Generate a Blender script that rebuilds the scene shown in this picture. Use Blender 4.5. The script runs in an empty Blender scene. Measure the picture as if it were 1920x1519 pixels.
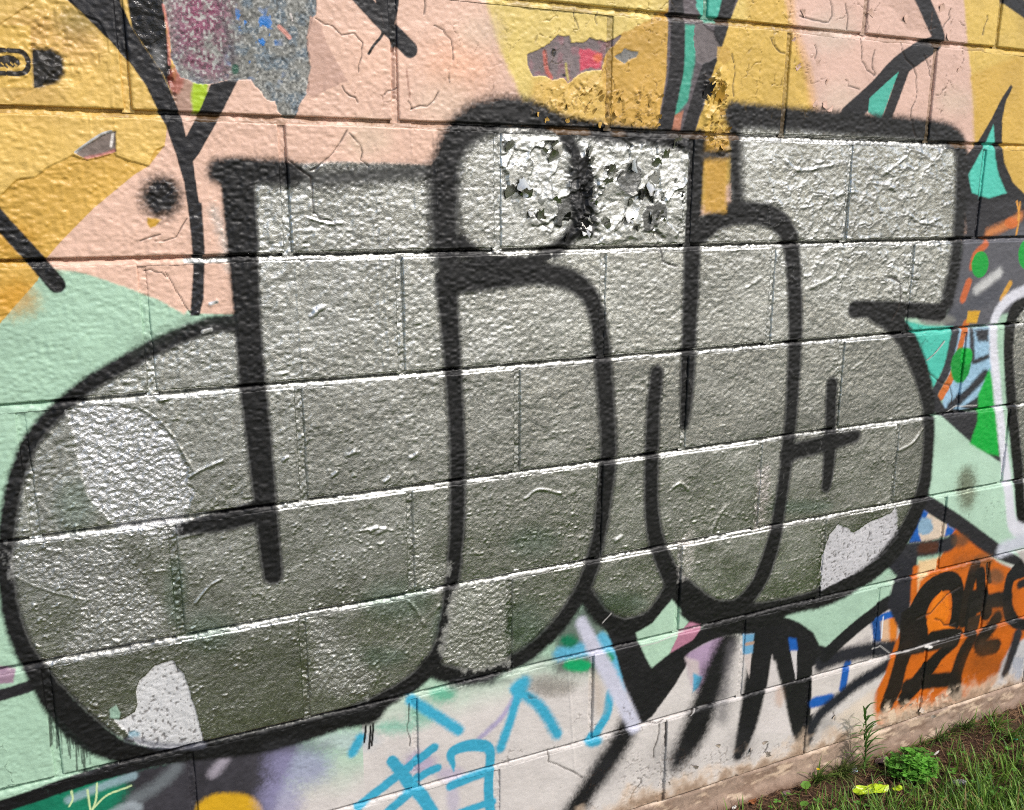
import bpy, math, random
import numpy as np
from mathutils import Matrix, Vector

# ------------------------------------------------------------------ camera, sky, sun, exposure
scene = bpy.context.scene
col = scene.collection
F_PX, W_PX, H_PX = 1835.3074917974288, 1920.0, 1519.0
ROTV = np.array([0.25387535780189024, -0.4644778594350418, -0.06619870896112674])
CAM = np.array([-0.2130461674446389, -1.5372971680989176, 1.462619155432072])
CX, CY = 916.6485506354654, 888.4233366633019

def rodrigues(w):
    th = np.linalg.norm(w); k = w / th
    K = np.array([[0, -k[2], k[1]], [k[2], 0, -k[0]], [-k[1], k[0], 0]])
    return np.eye(3) + math.sin(th) * K + (1 - math.cos(th)) * K @ K
RC = rodrigues(ROTV) @ np.array([[1, 0, 0], [0, 0, -1], [0, 1, 0]], float)

cam_data = bpy.data.cameras.new('camera')
cam = bpy.data.objects.new('camera', cam_data); col.objects.link(cam)
cam_data.sensor_width = 36.0
cam_data.lens = 36.0 * F_PX / W_PX
cam_data.shift_x = (W_PX / 2 - CX) / W_PX
cam_data.shift_y = (CY - H_PX / 2) / W_PX
cam_data.clip_start = 0.05; cam_data.clip_end = 2000
RB = RC.T @ np.diag([1, -1, -1])
M4 = np.eye(4); M4[:3, :3] = RB; M4[:3, 3] = CAM
cam.matrix_world = Matrix(M4.tolist())
scene.camera = cam

SUN_ELEV, SUN_AZ = 46.0, 32.0      # azimuth: degrees from the wall's outward normal (-y), positive to the right (+x)
world = bpy.data.worlds.new('World'); scene.world = world; world.use_nodes = True
wn = world.node_tree.nodes; wl = world.node_tree.links
sky = wn.new('ShaderNodeTexSky'); sky.sky_type = 'NISHITA'; sky.sun_disc = False
sky.sun_elevation = math.radians(SUN_ELEV)
sx, sy = math.sin(math.radians(SUN_AZ)), -math.cos(math.radians(SUN_AZ))
sky.sun_rotation = math.atan2(sx, sy)
sky.air_density = 1.0; sky.dust_density = 3.0; sky.ozone_density = 1.0
wl.new(sky.outputs['Color'], wn['Background'].inputs['Color'])
wn['Background'].inputs['Strength'].default_value = 0.15
sun_d = bpy.data.lights.new('sun', 'SUN'); sun = bpy.data.objects.new('sun', sun_d); col.objects.link(sun)
sun_d.energy = 2.5; sun_d.angle = math.radians(2.5); sun_d.color = (1.0, 0.975, 0.94)
ce = math.cos(math.radians(SUN_ELEV))
sdir = Vector((sx * ce, sy * ce, math.sin(math.radians(SUN_ELEV))))
sun.rotation_euler = sdir.to_track_quat('Z', 'Y').to_euler()
sun.location = sdir * 6
scene.view_settings.view_transform = 'Standard'; scene.view_settings.look = 'None'
scene.view_settings.gamma = 1.0; scene.view_settings.exposure = 0.10
scene.render.engine = 'CYCLES'
scene.cycles.use_denoising = False; scene.cycles.filter_width = 1.1

# ------------------------------------------------------------------ helpers: photo pixel -> wall metres
PK = np.array([[F_PX, 0, CX], [0, F_PX, CY], [0, 0, 1]]) @ RC
HM = np.stack([PK[:, 0], PK[:, 2], -PK @ CAM], 1); HI = np.linalg.inv(HM)
def wpt(x, y):
    q = HI @ np.array([x, y, 1.0]); return q[:2] / q[2]
def mpp(x, y):
    a = wpt(x, y); b = wpt(x + 1, y); c = wpt(x, y + 1)
    return math.sqrt(abs((b[0]-a[0])*(c[1]-a[1]) - (b[1]-a[1])*(c[0]-a[0])))
def gpt(x, y, z):                      # photo pixel -> point of the plane at height z
    d = RC.T @ np.array([(x-CX)/F_PX, (y-CY)/F_PX, 1.0]); t = (z-CAM[2])/d[2]
    return CAM + t*d
ZG = 0.120                              # soil level (wall z is counted in 0.2 m courses)

rng = np.random.default_rng(7); random.seed(7)
TAB = rng.random((512, 512)).astype(np.float32)
def n2(x, y, seed=0):
    x = np.asarray(x, np.float64) + seed*17.31; y = np.asarray(y, np.float64) + seed*7.77
    ix = np.floor(x).astype(np.int64); iy = np.floor(y).astype(np.int64)
    fx = (x-ix).astype(np.float32); fy = (y-iy).astype(np.float32)
    fx = fx*fx*(3-2*fx); fy = fy*fy*(3-2*fy)
    a = TAB[iy & 511, ix & 511]; b = TAB[iy & 511, (ix+1) & 511]
    c = TAB[(iy+1) & 511, ix & 511]; d = TAB[(iy+1) & 511, (ix+1) & 511]
    return (a*(1-fx)+b*fx)*(1-fy) + (c*(1-fx)+d*fx)*fy
def fbm(x, y, seed=0, octv=3):
    v = 0; a = 0.5; t = 0
    for k in range(octv):
        ang = 0.6*k; cx_, sx_ = math.cos(ang), math.sin(ang)
        v = v + a*n2((x*cx_-y*sx_)*2**k, (x*sx_+y*cx_)*2**k, seed+k); t += a; a *= 0.5
    return v/t
def voronoi(x, y, seed=0):
    ix = np.floor(x).astype(np.int64); iy = np.floor(y).astype(np.int64)
    f1 = np.full(x.shape, 9.0, np.float32); f2 = f1.copy()
    cidx = np.zeros(x.shape, np.int64); ox = np.zeros(x.shape, np.float32); oy = ox.copy()
    for dy in (-1, 0, 1):
        for dx in (-1, 0, 1):
            jx = ix+dx; jy = iy+dy
            px = jx + TAB[(jy+seed*13) & 511, (jx+seed*29) & 511]; py = jy + TAB[(jy+seed*31+101) & 511, (jx+seed*7+57) & 511]
            d = np.hypot(x-px, y-py).astype(np.float32)
            near = d < f1
            f2 = np.where(near, f1, np.minimum(f2, d))
            cidx = np.where(near, (jy & 511)*512+(jx & 511), cidx)
            ox = np.where(near, x-px, ox); oy = np.where(near, y-py, oy)
            f1 = np.where(near, d, f1)
    return f1, f2, cidx, ox, oy
def sstep(a, b, x):
    t = np.clip((x-a)/(b-a), 0, 1); return t*t*(3-2*t)
def lin(c):
    c = np.asarray(c, np.float64)/255.0
    return np.where(c <= 0.04045, c/12.92, ((c+0.055)/1.055)**2.4)

# ------------------------------------------------------------------ wall layout: every block and joint is a patch
JT = 0.0100
BED = {9: 1.799, 8: 1.602, 7: 1.400, 6: 1.199, 5: 0.999, 4: 0.800, 3: 0.601, 2: 0.403, 1: 0.198}
for v in range(10, 14): BED[v] = 0.2*v
HEADFIX = {(8, 0): -.005, (8, 4): .801, (8, 6): 1.206, (8, 8): 1.607, (9, 7): 1.399, (9, 9): 1.791, (7, 1): .213, (7, 3): .581,
           (7, 5): .987, (7, 7): 1.391, (7, 9): 1.796, (6, 0): -.008, (6, 2): .397, (6, 4): .798, (6, 6): 1.204, (6, 8): 1.601,
           (5, -1): -.193, (5, 1): .216, (5, 3): .619, (5, 7): 1.416, (4, 0): .001, (4, 2): .404, (4, 4): .803, (4, 6): 1.204, (4, 8): 1.613,
           (3, -1): -.204, (3, 1): .2, (3, 3): .604, (3, 5): 1.003, (3, 7): 1.408, (2, 4): .792, (2, 6): 1.191, (2, 8): 1.605, (1, 3): .576, (1, 5): .985}
def head(v, u): return HEADFIX.get((v, u), 0.2*u + 0.004*math.sin(u*5.1+v*2.3))
patches = []
S_PX = 1024/1920.0
def visible(s0, s1, z0, z1, pad=40):
    xs = []
    for s in (s0, s1):
        for z in (z0, z1):
            g = HM @ np.array([s, z, 1.0]); xs.append((g[0]/g[2], g[1]/g[2]) if g[2] > 0.2 else (-9999, 0))
    xs = np.array(xs)
    return xs[:, 0].max() > -pad and xs[:, 0].min() < W_PX+pad and xs[:, 1].max() > -pad and xs[:, 1].min() < H_PX+pad
def pitch(s, z, vis):
    if not vis: return 0.02, 0.02
    a = HM @ np.array([s, z, 1.0]); a = a[:2]/a[2]
    b = HM @ np.array([s+.001, z, 1.0]); b = b[:2]/b[2]
    c = HM @ np.array([s, z+.001, 1.0]); c = c[:2]/c[2]
    return 1.0/(np.linalg.norm(b-a)*1000*S_PX), 1.0/(np.linalg.norm(c-a)*1000*S_PX)
def lsp(a, b, p, edge=0.0):
    n = max(3, int(round((b-a)/p))+1); g = np.linspace(a, b, n)
    if edge: g = np.unique(np.concatenate([g, a+edge*np.array([.18, .45, .8]), b-edge*np.array([.18, .45, .8])]))
    return g
def span(lo, hi, other, along_s):
    t = np.linspace(lo, hi, 61); ok = np.zeros(61, bool)
    for o_ in np.linspace(other[0], other[1], 5):
        q = np.stack([t, np.full(61, o_), np.ones(61)]) if along_s else np.stack([np.full(61, o_), t, np.ones(61)])
        g_ = HM @ q; x, y = g_[0]/g_[2], g_[1]/g_[2]; ok |= (g_[2] > .2) & (x > -30) & (x < W_PX+30) & (y > -30) & (y < H_PX+30)
    if not ok.any(): return None
    e = (hi-lo)/60; return max(lo, t[ok].min()-e), min(hi, t[ok].max()+e)
def lspv(lo, hi, p, vr):
    if vr is None: return lsp(lo, hi, .02)
    a, b = vr; parts = [lsp(a, b, p)]
    if a-lo > 1e-6: parts.append(lsp(lo, a, .012))
    if hi-b > 1e-6: parts.append(lsp(b, hi, .012))
    g = np.unique(np.round(np.concatenate(parts+[lo+.006*np.array([.18, .45, .8]), hi-.006*np.array([.18, .45, .8])]), 6)); return g
U0, U1, V1 = -11, 23, 13
for v in range(1, V1):
    par = 0 if v % 2 == 0 else 1
    us = [u for u in range(U0, U1+1) if (u-par) % 2 == 0]
    zb, zt = BED[v], BED[v+1]
    for a, b in zip(us[:-1], us[1:]):
        s0, s1 = head(v, a)+JT/2, head(v, b)-JT/2
        z0, z1 = zb+JT/2, zt-JT/2
        vis = visible(s0, s1, z0, z1); ps, pz = pitch((s0+s1)/2, (z0+z1)/2, vis)
        patches.append(dict(name='block', kind=0, s=lspv(s0, s1, ps, span(s0, s1, (z0, z1), True)) if vis else lsp(s0, s1, ps), z=lspv(z0, z1, pz, span(z0, z1, (s0, s1), False)) if vis else lsp(z0, z1, pz), vis=vis))
    for a in us:
        s = head(v, a); vis = visible(s-.01, s+.01, zb, zt)
        ps, pz = pitch(s, (zb+zt)/2, vis)
        patches.append(dict(name='head_joint', kind=2, s=lsp(s-.0085, s+.0085, min(ps, .0021)), z=lsp(zb+.001, zt-.001, pz), vis=vis, c=s))
for v in range(2, V1):
    z = BED[v]; sL, sR = head(v, U0), head(v, U1-1)
    for k, (a, b) in enumerate([(sL, -.45), (-.45, .6), (.6, 1.5), (1.5, 2.3), (2.3, sR)]):
        vis = k in (1, 2, 3) and v <= 10
        ps, pz = pitch((a+b)/2, z, vis)
        patches.append(dict(name='bed_joint', kind=1, s=lsp(a, b, ps), z=lsp(z-.0085, z+.0085, min(pz, .0021) if vis else .004), vis=vis, c=z))
# footing band under the first course
for a, b, vis in [(-2.2, .9, False), (.9, 2.35, True), (2.35, 4.4, False)]:
    patches.append(dict(name='footing', kind=3, s=lsp(a, b, .004 if vis else .03), z=lsp(-.1 if not vis else .06, BED[1]+.006, .0035 if vis else .02), vis=vis))

SS, ZZ, KK, HB, BR = [], [], [], [], []
for p in patches:
    s, z = np.meshgrid(p['s'], p['z'])
    p['shape'] = s.shape; k = p['kind']
    if k == 0:
        r = .0036 + .0022*n2(s/.03, z/.03, 3)
        dl, dr, db, dt = s-p['s'][0], p['s'][-1]-s, z-p['z'][0], p['z'][-1]-z
        def rnd(d, rr): q = np.clip((rr-d)/rr, 0, 1); return -rr*(1-np.sqrt(np.clip(1-q*q, 0, 1)))
        hb = rnd(dl, r*.8)+rnd(dr, r*.8)+rnd(db, r*.6)+rnd(dt, r)
        hb += random.uniform(-.0007, .0007) + (s-s.mean())*random.uniform(-.008, .008) + (z-z.mean())*random.uniform(-.014, .014)
        hb += .0030*(fbm(s/.10, z/.08, 5)-.5)
    elif k == 1:
        t = (z-(p['c']-JT/2))/JT
        wob = .35*(n2(s/.05, z*0, 8)-.5) + .34*(n2(s/.007, z*0, 18)-.5) + .3*(n2(s/.018, z*0, 19)-.5)
        am = .35 + .65*sstep(.35, .65, n2(s/.03, z*0+p['c']*9, 25)*.6+n2(s/.008, z*0+p['c']*5, 26)*.4); kz = 1.0 if p['c'] > 1.1 else .8
        hb = -.0006 - .0036*kz*am*np.clip((t+wob*.5)/.50, -.1, 1.0) - (.0105 if p['c'] < 1.5 else .0050)*sstep(.50, .66, t+wob*.5) + .0016*(fbm(s/.02, z/.01, 9)-.5) + .0012*(n2(s/.005, z/.004, 10)-.5)
    elif k == 2:
        q = np.abs(s-p['c'])/(JT/2)
        hb = -.0032 + .0022*(fbm(s/.014, z/.012, 11)-.5) + .0019*(n2(s/.004, z/.004, 12)-.5) - .0012*(n2(s*0, z/.03, 13)-.3)
    else:
        hb = .0005 + .004*(fbm(s/.06, z/.03, 14)-.5) - .008*sstep(BED[1]-.002, BED[1]+.006, z+.012*(n2(s/.05, z*0, 15)-.5)) + .012*sstep(.17, .12, z) + .002*(n2(s/.008, z/.008, 16)-.5)
    SS.append(s.ravel()); ZZ.append(z.ravel()); KK.append(np.full(s.size, k, np.int8)); HB.append(np.asarray(hb).ravel()); BR.append(np.full(s.size, random.uniform(-1, 1), np.float32))
S = np.concatenate(SS); Z = np.concatenate(ZZ); KIND = np.concatenate(KK); HB = np.concatenate(HB); BR = np.concatenate(BR)
N = S.size
print('wall points', N)
C = np.zeros((N, 3), np.float32); MET = np.zeros(N, np.float32); RGH = np.full(N, .42, np.float32)
GRN = np.full(N, .6, np.float32); H = np.zeros(N, np.float32)
NF = n2(S/.0024, Z/.0024, 20); NM = n2(S/.007, Z/.007, 21); NL = fbm(S/.05, Z/.05, 22)
STIP = np.full(N, .55, np.float32)     # how strong the roller stipple is

# ------------------------------------------------------------------ painting on the wall (strokes and fills given in photo pixels, laid down in wall metres)
def catmull(P, n=7):
    P = np.array(P, float)
    if len(P) < 3: 
        t = np.linspace(0, 1, 5)[:, None]; return P[0]*(1-t)+P[1]*t
    Q = np.vstack([2*P[0]-P[1], P, 2*P[-1]-P[-2]]); out = []
    for i in range(1, len(Q)-2):
        p0, p1, p2, p3 = Q[i-1], Q[i], Q[i+1], Q[i+2]
        for t in np.linspace(0, 1, n, endpoint=False):
            out.append(.5*((2*p1)+(-p0+p2)*t+(2*p0-5*p1+4*p2-p3)*t*t+(-p0+3*p1-3*p2+p3)*t**3))
    out.append(Q[-2]); return np.array(out)
def box(lo, hi):
    return np.nonzero((S > lo[0]) & (S < hi[0]) & (Z > lo[1]) & (Z < hi[1]))[0]
def to_wall(P):
    return np.array([np.r_[wpt(q[0], q[1]), [mpp(q[0], q[1])*v for v in q[2:]]] for q in P])
def stroke_d(P, r, smooth=True, pad=.05):
    """P: photo points (x, y) or (x, y, r). Returns indices and signed distance (m, negative inside)"""
    P = [tuple(q) if len(q) == 3 else (q[0], q[1], r) for q in P]
    W = to_wall(P); W = catmull(W) if smooth and len(W) > 2 else W
    rm = W[:, 2].max()+pad
    idx = box(W[:, :2].min(0)-rm, W[:, :2].max(0)+rm)
    x, y = S[idx], Z[idx]; best = np.full(idx.size, 9.0)
    for a, b in zip(W[:-1], W[1:]):
        dx, dy = b[0]-a[0], b[1]-a[1]; L2 = dx*dx+dy*dy+1e-12
        t = np.clip(((x-a[0])*dx+(y-a[1])*dy)/L2, 0, 1)
        best = np.minimum(best, np.hypot(x-a[0]-t*dx, y-a[1]-t*dy)-(a[2]+t*(b[2]-a[2])))
    return idx, best
def poly_d(P, pad=.05, smooth=False):
    W = to_wall(P)[:, :2]
    if smooth: W = catmull(np.vstack([W, W[:1]]), 5)[:-1]
    idx = box(W.min(0)-pad, W.max(0)+pad); x, y = S[idx], Z[idx]
    best = np.full(idx.size, 9.0); ins = np.zeros(idx.size, bool)
    for a, b in zip(W, np.roll(W, -1, 0)):
        dx, dy = b[0]-a[0], b[1]-a[1]; L2 = dx*dx+dy*dy+1e-12
        t = np.clip(((x-a[0])*dx+(y-a[1])*dy)/L2, 0, 1)
        best = np.minimum(best, np.hypot(x-a[0]-t*dx, y-a[1]-t*dy))
        c = ((a[1] > y) != (b[1] > y)) & (x < (b[0]-a[0])*(y-a[1])/(b[1]-a[1]+1e-15)+a[0])
        ins ^= c
    return idx, np.where(ins, -best, best)
def cover(idx, d, soft, P, jag=0.0):
    m = mpp(P[0][0], P[0][1]); sm = soft*m
    nz = (NF[idx]-.5)*1.0+(NM[idx]-.5)*.6
    dd = d + nz*sm*.26
    if jag: dd = dd + jag*m*((fbm(S[idx]/.02, Z[idx]/.02, 31)-.5)*2 + (NM[idx]-.5)*.8)
    return sstep(sm*.5+1e-6, -sm*.5-1e-6, dd)
def lay(idx, cov, color, met=0.0, rough=.42, grain=None, stip=None, var=.05, op=1.0):
    cov = (cov*op).astype(np.float32); k = cov > .002; idx = idx[k]; cov = cov[k]
    c = lin(color).astype(np.float32)*0.86
    v = 1+var*((NL[idx]-.5)*2.2+(NM[idx]-.5)*.8)
    kc = np.where((MET[idx] > .5) & (met < .5), np.sqrt(cov), cov)[:, None]
    C[idx] += (c[None]*v[:, None]-C[idx])*kc
    mc = np.where(MET[idx] > met, sstep(.45, 1.0, cov), cov)
    MET[idx] += (met-MET[idx])*mc; RGH[idx] += (rough-RGH[idx])*cov
    if grain is not None: GRN[idx] += (grain-GRN[idx])*cov
    if stip is not None: STIP[idx] += (stip-STIP[idx])*cov
def stroke(P, r, color, soft=6, smooth=True, jag=0, **kw):
    idx, d = stroke_d(P, r, smooth); lay(idx, cover(idx, d, soft, P, jag), color, **kw)
def poly(P, color, soft=3, jag=0, smooth=False, **kw):
    idx, d = poly_d(P, smooth=smooth); lay(idx, cover(idx, d, soft, P, jag), color, **kw)
def ell(cx, cy, rx, ry, color, soft=3, rot=0, **kw):
    t = np.linspace(0, 2*math.pi, 25)[:-1]; a = math.radians(rot)
    P = [(cx+rx*math.cos(q)*math.cos(a)-ry*math.sin(q)*math.sin(a), cy+rx*math.cos(q)*math.sin(a)+ry*math.sin(q)*math.cos(a)) for q in t]
    poly(P, color, soft, **kw)
def peel(P, depth, jag=6, color=None, lip=.0004, **kw):
    """a paint layer missing inside P: real step in the surface, slightly lifted rim"""
    idx, d = poly_d(P, .03); m = mpp(*P[0])
    d = d + jag*m*((fbm(S[idx]/.018, Z[idx]/.018, 41)-.5)*2+(n2(S[idx]/.005, Z[idx]/.005, 42)-.5)*.5)
    ins = sstep(.0006, -.0006, d)
    H[idx] -= (depth*ins).astype(np.float32)
    H[idx] += (lip*np.exp(-np.clip(d, 0, 1)/.004)*(1-ins)).astype(np.float32)
    if color is not None: lay(idx, ins, color, **kw)
    return idx, ins, d
def crack(P, w=1.6, depth=.0014, lip=.00015, dark=(46, 34, 27), op=.8):
    P2 = []                                  # jittered polyline
    for (a, b) in zip(P[:-1], P[1:]):
        P2.append(a); P2.append(((a[0]+b[0])/2+random.uniform(-4, 4), (a[1]+b[1])/2+random.uniform(-4, 4)))
    P2.append(P[-1])
    idx, d = stroke_d(P2, .3, False, .02); m = mpp(*P[0])
    g = sstep(w*m*1.3, 0, d); H[idx] -= (depth*g).astype(np.float32)
    H[idx] += (lip*np.exp(-(d/(.004))**2)*(1-g)).astype(np.float32)
    lay(idx, sstep(w*m*(.4+1.1*n2(S[idx]/.008, Z[idx]/.008, 43)), 0, d), dark, op=op)
def drip(x, y0, y1, r=2.0, h=.0007, color=None, **kw):
    P = [(x, y0), (x+(y1-y0)*.035, (y0+y1)/2), (x+(y1-y0)*.07, y1, r*1.5)]
    idx, d = stroke_d(P, r, True, .02); k = sstep(.0012, -.0012, d); H[idx] += (h*k).astype(np.float32)
    if color is not None: lay(idx, k, color, **kw)
# palette (the paints' own colours)
YEL = (230, 191, 104); YELD = (216, 172, 80); OLIVE = (228, 202, 118); PEACH = (230, 191, 169); MINT = (172, 206, 180)
BLK = (7, 7, 8); MBLK = (20, 19, 23); GLB = (12, 11, 12); CONC = (138, 134, 128); WHITE = (218, 211, 206)
TEAL = (74, 182, 160); TURQ = (80, 200, 178); CYAN = (62, 170, 202); ORANGE = (208, 104, 22); BLUE = (28, 96, 182)
LAV = (156, 152, 190); SILVER = (216, 217, 212); GREEN = (0, 164, 58); CREAM = (232, 206, 178)
SIL = dict(met=1.0, rough=.275, grain=1.1, stip=1.0, var=.03)
BG = dict(rough=.36, grain=.3, var=.08)
MB = dict(rough=.5, var=.12)

# ---- ground coats
a = np.arange(N)
lay(a, np.ones(N), WHITE, stip=.3, var=.05)
lay(a, sstep(.52, .64, Z + .1*(S < .3) + .04*(NL-.5)), MINT, stip=.6)
lay(a, sstep(1.38, 1.405, Z), PEACH, stip=.55)
poly([(-900, -300), (330, -300), (330, 215), (313, 237), (308, 274), (279, 311), (250, 329), (176, 390), (113, 454), (87, 485), (71, 525), (-5, 612), (-400, 900), (-900, 900)], YELD, 4, stip=.95, var=.09)
poly([(95, 488), (140, 498), (170, 502), (240, 520), (300, 545), (360, 575), (345, 590), (300, 563), (240, 540), (160, 512), (95, 502)], PEACH, 8, stip=.6)
poly([(190, 382), (440, 382), (450, 590), (372, 588), (340, 577), (300, 562), (240, 537), (160, 512), (96, 500), (88, 486), (113, 456)], PEACH, 4, stip=.6)
# upper yellow coat, older coat shows below its torn edge
poly([(-900, -300), (330, -300), (330, 200), (313, 237), (308, 274), (290, 280), (283, 295), (279, 311), (262, 306), (240, 299), (218, 292), (215, 285), (165, 296), (137, 289), (112, 306), (95, 312), (65, 333), (30, 335), (0, 368), (-200, 430), (-900, 400)], YEL, 3, var=.10, stip=.7)
poly([(912, -300), (912, 0), (928, 66), (943, 105), (967, 158), (980, 196), (985, 240), (1300, 262), (1300, -300)], OLIVE, 16, stip=.45, var=.12)
poly([(1140, 92), (1165, 66), (1220, 34), (1256, 13), (1300, 0), (1300, 262), (1120, 250), (1128, 134), (1134, 103)], (208, 165, 78), 4, jag=4, stip=.5, var=.12)
poly([(1000, 150), (1128, 134), (1140, 250), (985, 240)], (222, 184, 98), 20, stip=.5, var=.1)
poly([(1300, -300), (1470, -300), (1473, 0), (1488, 60), (1510, 132), (1527, 215), (1300, 400)], (222, 184, 90), 18, stip=.45, var=.14)
poly([(1320, -50), (1400, -50), (1400, 45), (1320, 40)], OLIVE, 24, op=.7)
poly([(1478, -300), (1807, -300), (1807, 0), (1812, 66), (1820, 132), (1828, 250), (1835, 290), (1535, 240), (1512, 132), (1490, 60)], (228, 190, 172), 10, stip=.3, var=.05)
stroke([(1480, -20), (1490, 60), (1513, 132), (1528, 215)], 9, (232, 180, 110), 18, op=.6)
poly([(1807, -300), (2600, -300), (2600, 520), (1830, 480), (1828, 250), (1820, 132), (1812, 66), (1807, 0)], (220, 186, 94), 8, stip=.35, var=.12)
poly([(1820, 140), (1920, 100), (1920, 380), (1828, 300)], (212, 170, 74), 14, stip=.35, op=.8)
# soft tint clouds over the peach coat
for (x, y, r, c_, o) in [(700, 110, 60, (240, 196, 170), .5), (860, 120, 60, (246, 186, 150), .55), (900, 60, 40, (222, 196, 172), .6), (830, 190, 50, (226, 200, 176), .5), (690, 260, 40, (222, 198, 172), .6), (1560, 60, 40, (214, 198, 180), .6), (1580, 190, 40, (214, 196, 176), .5), (1790, 190, 30, (208, 190, 166), .5)]:
    ell(x, y, r, r*.8, c_, r*1.3, op=o)
for (x, y, r, c_, o) in [(140, 45, 40, (90, 86, 50), .55), (60, 70, 55, (196, 146, 84), .5), (60, 180, 60, (150, 110, 60), .35), (190, 150, 30, (226, 186, 100), .5), (150, 90, 40, (208, 160, 100), .4), (60, 250, 60, (220, 180, 90), .4), (30, 450, 40, (206, 150, 40), .6), (30, 560, 40, (214, 150, 30), .6)]:
    ell(x, y, r, r*.8, c_, r*1.2, op=o)

# ---- older mural, upper band
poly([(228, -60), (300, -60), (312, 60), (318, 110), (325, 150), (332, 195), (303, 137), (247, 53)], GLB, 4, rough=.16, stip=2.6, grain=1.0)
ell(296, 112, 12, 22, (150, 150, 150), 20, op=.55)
ell(352, 175, 34, 40, (176, 140, 122), 14, op=.9)
ell(330, 150, 14, 26, (170, 90, 74), 10, op=.8)
poly([(362, 150), (388, 150), (390, 178), (374, 214), (362, 212), (358, 180)], (176, 206, 40), 8)
poly([(60, -60), (126, 0), (158, 29), (205, 76), (245, 121), (274, 163), (297, 211), (311, 237), (329, 287), (345, 342), (353, 395), (362, 460), (363, 500), (361, 560), (357, 592),
      (373, 592), (380, 560), (383, 500), (382, 460), (376, 395), (369, 355), (362, 303), (374, 287), (405, 232), (442, 158), (447, 148), (430, 150), (395, 158), (369, 219), (349, 256), (340, 219), (324, 182), (303, 137), (276, 97), (247, 53), (228, 10), (215, -60)], MBLK, 3, stip=.5, **MB)
poly([(352, 380), (378, 380), (384, 470), (382, 560), (374, 592), (357, 592), (363, 500)], (36, 35, 37), 4, rough=.3, stip=1.0)
stroke([(668, -14), (725, 48), (768, 92)], 16, MBLK, 3, **MB)
poly([(700, -30), (752, -30), (748, 10), (741, 50), (725, 52), (706, 10)], MBLK, 3, **MB)
stroke([(716, 48), (716, 66), (700, 86), (691, 101)], 2.6, BLK, 2)
stroke([(737, 50), (738, 92)], 4, BLK, 2)
stroke([(738, 92), (740, 180)], 3.5, (140, 100, 84), 3, op=.7)
stroke([(762, 130), (768, 182)], 2.2, (150, 104, 84), 2, op=.6)
# right of the second yellow field: two dark strokes with teal between
poly([(1254, -60), (1384, -60), (1384, 0), (1360, 60), (1300, 262), (1232, 250), (1250, 140)], (96, 88, 92), 3, var=.15)
poly([(1300, -60), (1362, -60), (1348, 44), (1320, 44), (1306, 20)], TEAL, 4, jag=3, var=.12)
poly([(1284, 46), (1306, 48), (1303, 118), (1290, 190), (1268, 218), (1262, 200), (1280, 130)], (66, 168, 142), 6, var=.15)
poly([(1266, 216), (1282, 208), (1276, 246), (1258, 244)], (190, 124, 96), 4)
stroke([(1266, -30, 13), (1270, 40, 15), (1270, 118, 16), (1261, 175, 15), (1247, 245, 15)], 14, MBLK, 4, **MB)
stroke([(1372, -20, 15), (1352, 53, 14), (1330, 120, 13), (1312, 175, 13), (1291, 248, 13)], 14, MBLK, 4, **MB)
# right: zig-zag stroke with teal wedge
poly([(1650, 0), (1730, -20), (1745, 40), (1740, 60), (1700, 55), (1680, 20)], (206, 170, 152), 5, op=.8)
stroke([(1712, -40, 16), (1736, 12, 15), (1757, 62, 14), (1758, 78, 12), (1724, 98, 17), (1682, 128, 18), (1640, 172, 17), (1590, 220, 19)], 16, MBLK, 3, **MB)
stroke([(1700, 118, 12), (1682, 170, 11), (1662, 225, 10)], 11, MBLK, 3, **MB)
poly([(1685, 134), (1631, 184), (1628, 211), (1652, 226), (1667, 184)], TEAL, 2)
stroke([(1880, -10), (1935, 28)], 12, MBLK, 3)
poly([(1896, 158), (1878, 184), (1857, 226), (1831, 269), (1812, 292), (1806, 380), (1816, 440), (1860, 430), (1925, 400), (1925, 368), (1899, 342), (1883, 303), (1878, 263), (1879, 226), (1886, 190), (1899, 164)], MBLK, 3, **MB)
poly([(1862, 234), (1844, 276), (1815, 329), (1822, 362), (1854, 372), (1887, 362), (1873, 329), (1866, 295)], TURQ, 4)
stroke([(1846, 280), (1839, 330), (1836, 372)], 2, (30, 90, 84), 2, op=.8)

# stencil on the pale square at the left edge, and the sprayed square beside it
poly([(-80, 48), (57, 48), (60, 165), (-80, 165)], (224, 184, 92), 2, stip=.6)
poly([(61, 92), (95, 92), (118, 105), (122, 140), (105, 158), (64, 166), (62, 130)], (38, 34, 28), 12, stip=.9)
poly([(61, 95), (64, 166), (80, 162), (80, 95)], (38, 34, 28), 2)
for P_ in ([(-70, 95), (8, 95)], [(16, 95), (40, 98), (50, 108), (53, 116)], [(53, 124), (50, 132), (40, 138), (16, 138)], [(8, 138), (-70, 138)]):
    stroke(P_, 5, (42, 36, 26), 1.5)
poly([(-40, 107), (0, 106), (14, 103), (26, 106), (36, 112), (38, 120), (32, 127), (28, 124), (25, 128), (18, 124), (14, 129), (8, 125), (-5, 128), (-40, 124)], (42, 36, 26), 1.5)
for (x, y) in ((4, 118), (14, 121), (22, 118), (30, 120)): stroke([(x-2, y), (x+2, y+4)], 1.3, (216, 176, 88), 1)
# torn hole to the bare block
idx, ins, d = peel([(217, 246), (204, 248), (190, 253), (141, 287), (150, 294), (166, 298), (190, 292), (216, 284)], .0022, 2, (134, 120, 112), rough=.8, grain=.9, var=.25)
stroke([(141, 286), (168, 266), (192, 251), (208, 247)], 2.4, (196, 196, 196), 2)
stroke([(212, 250), (208, 274)], 2.4, (226, 218, 210), 3)
stroke([(160, 297), (190, 291), (214, 283)], 3, (196, 110, 104), 6, op=.7)
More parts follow.
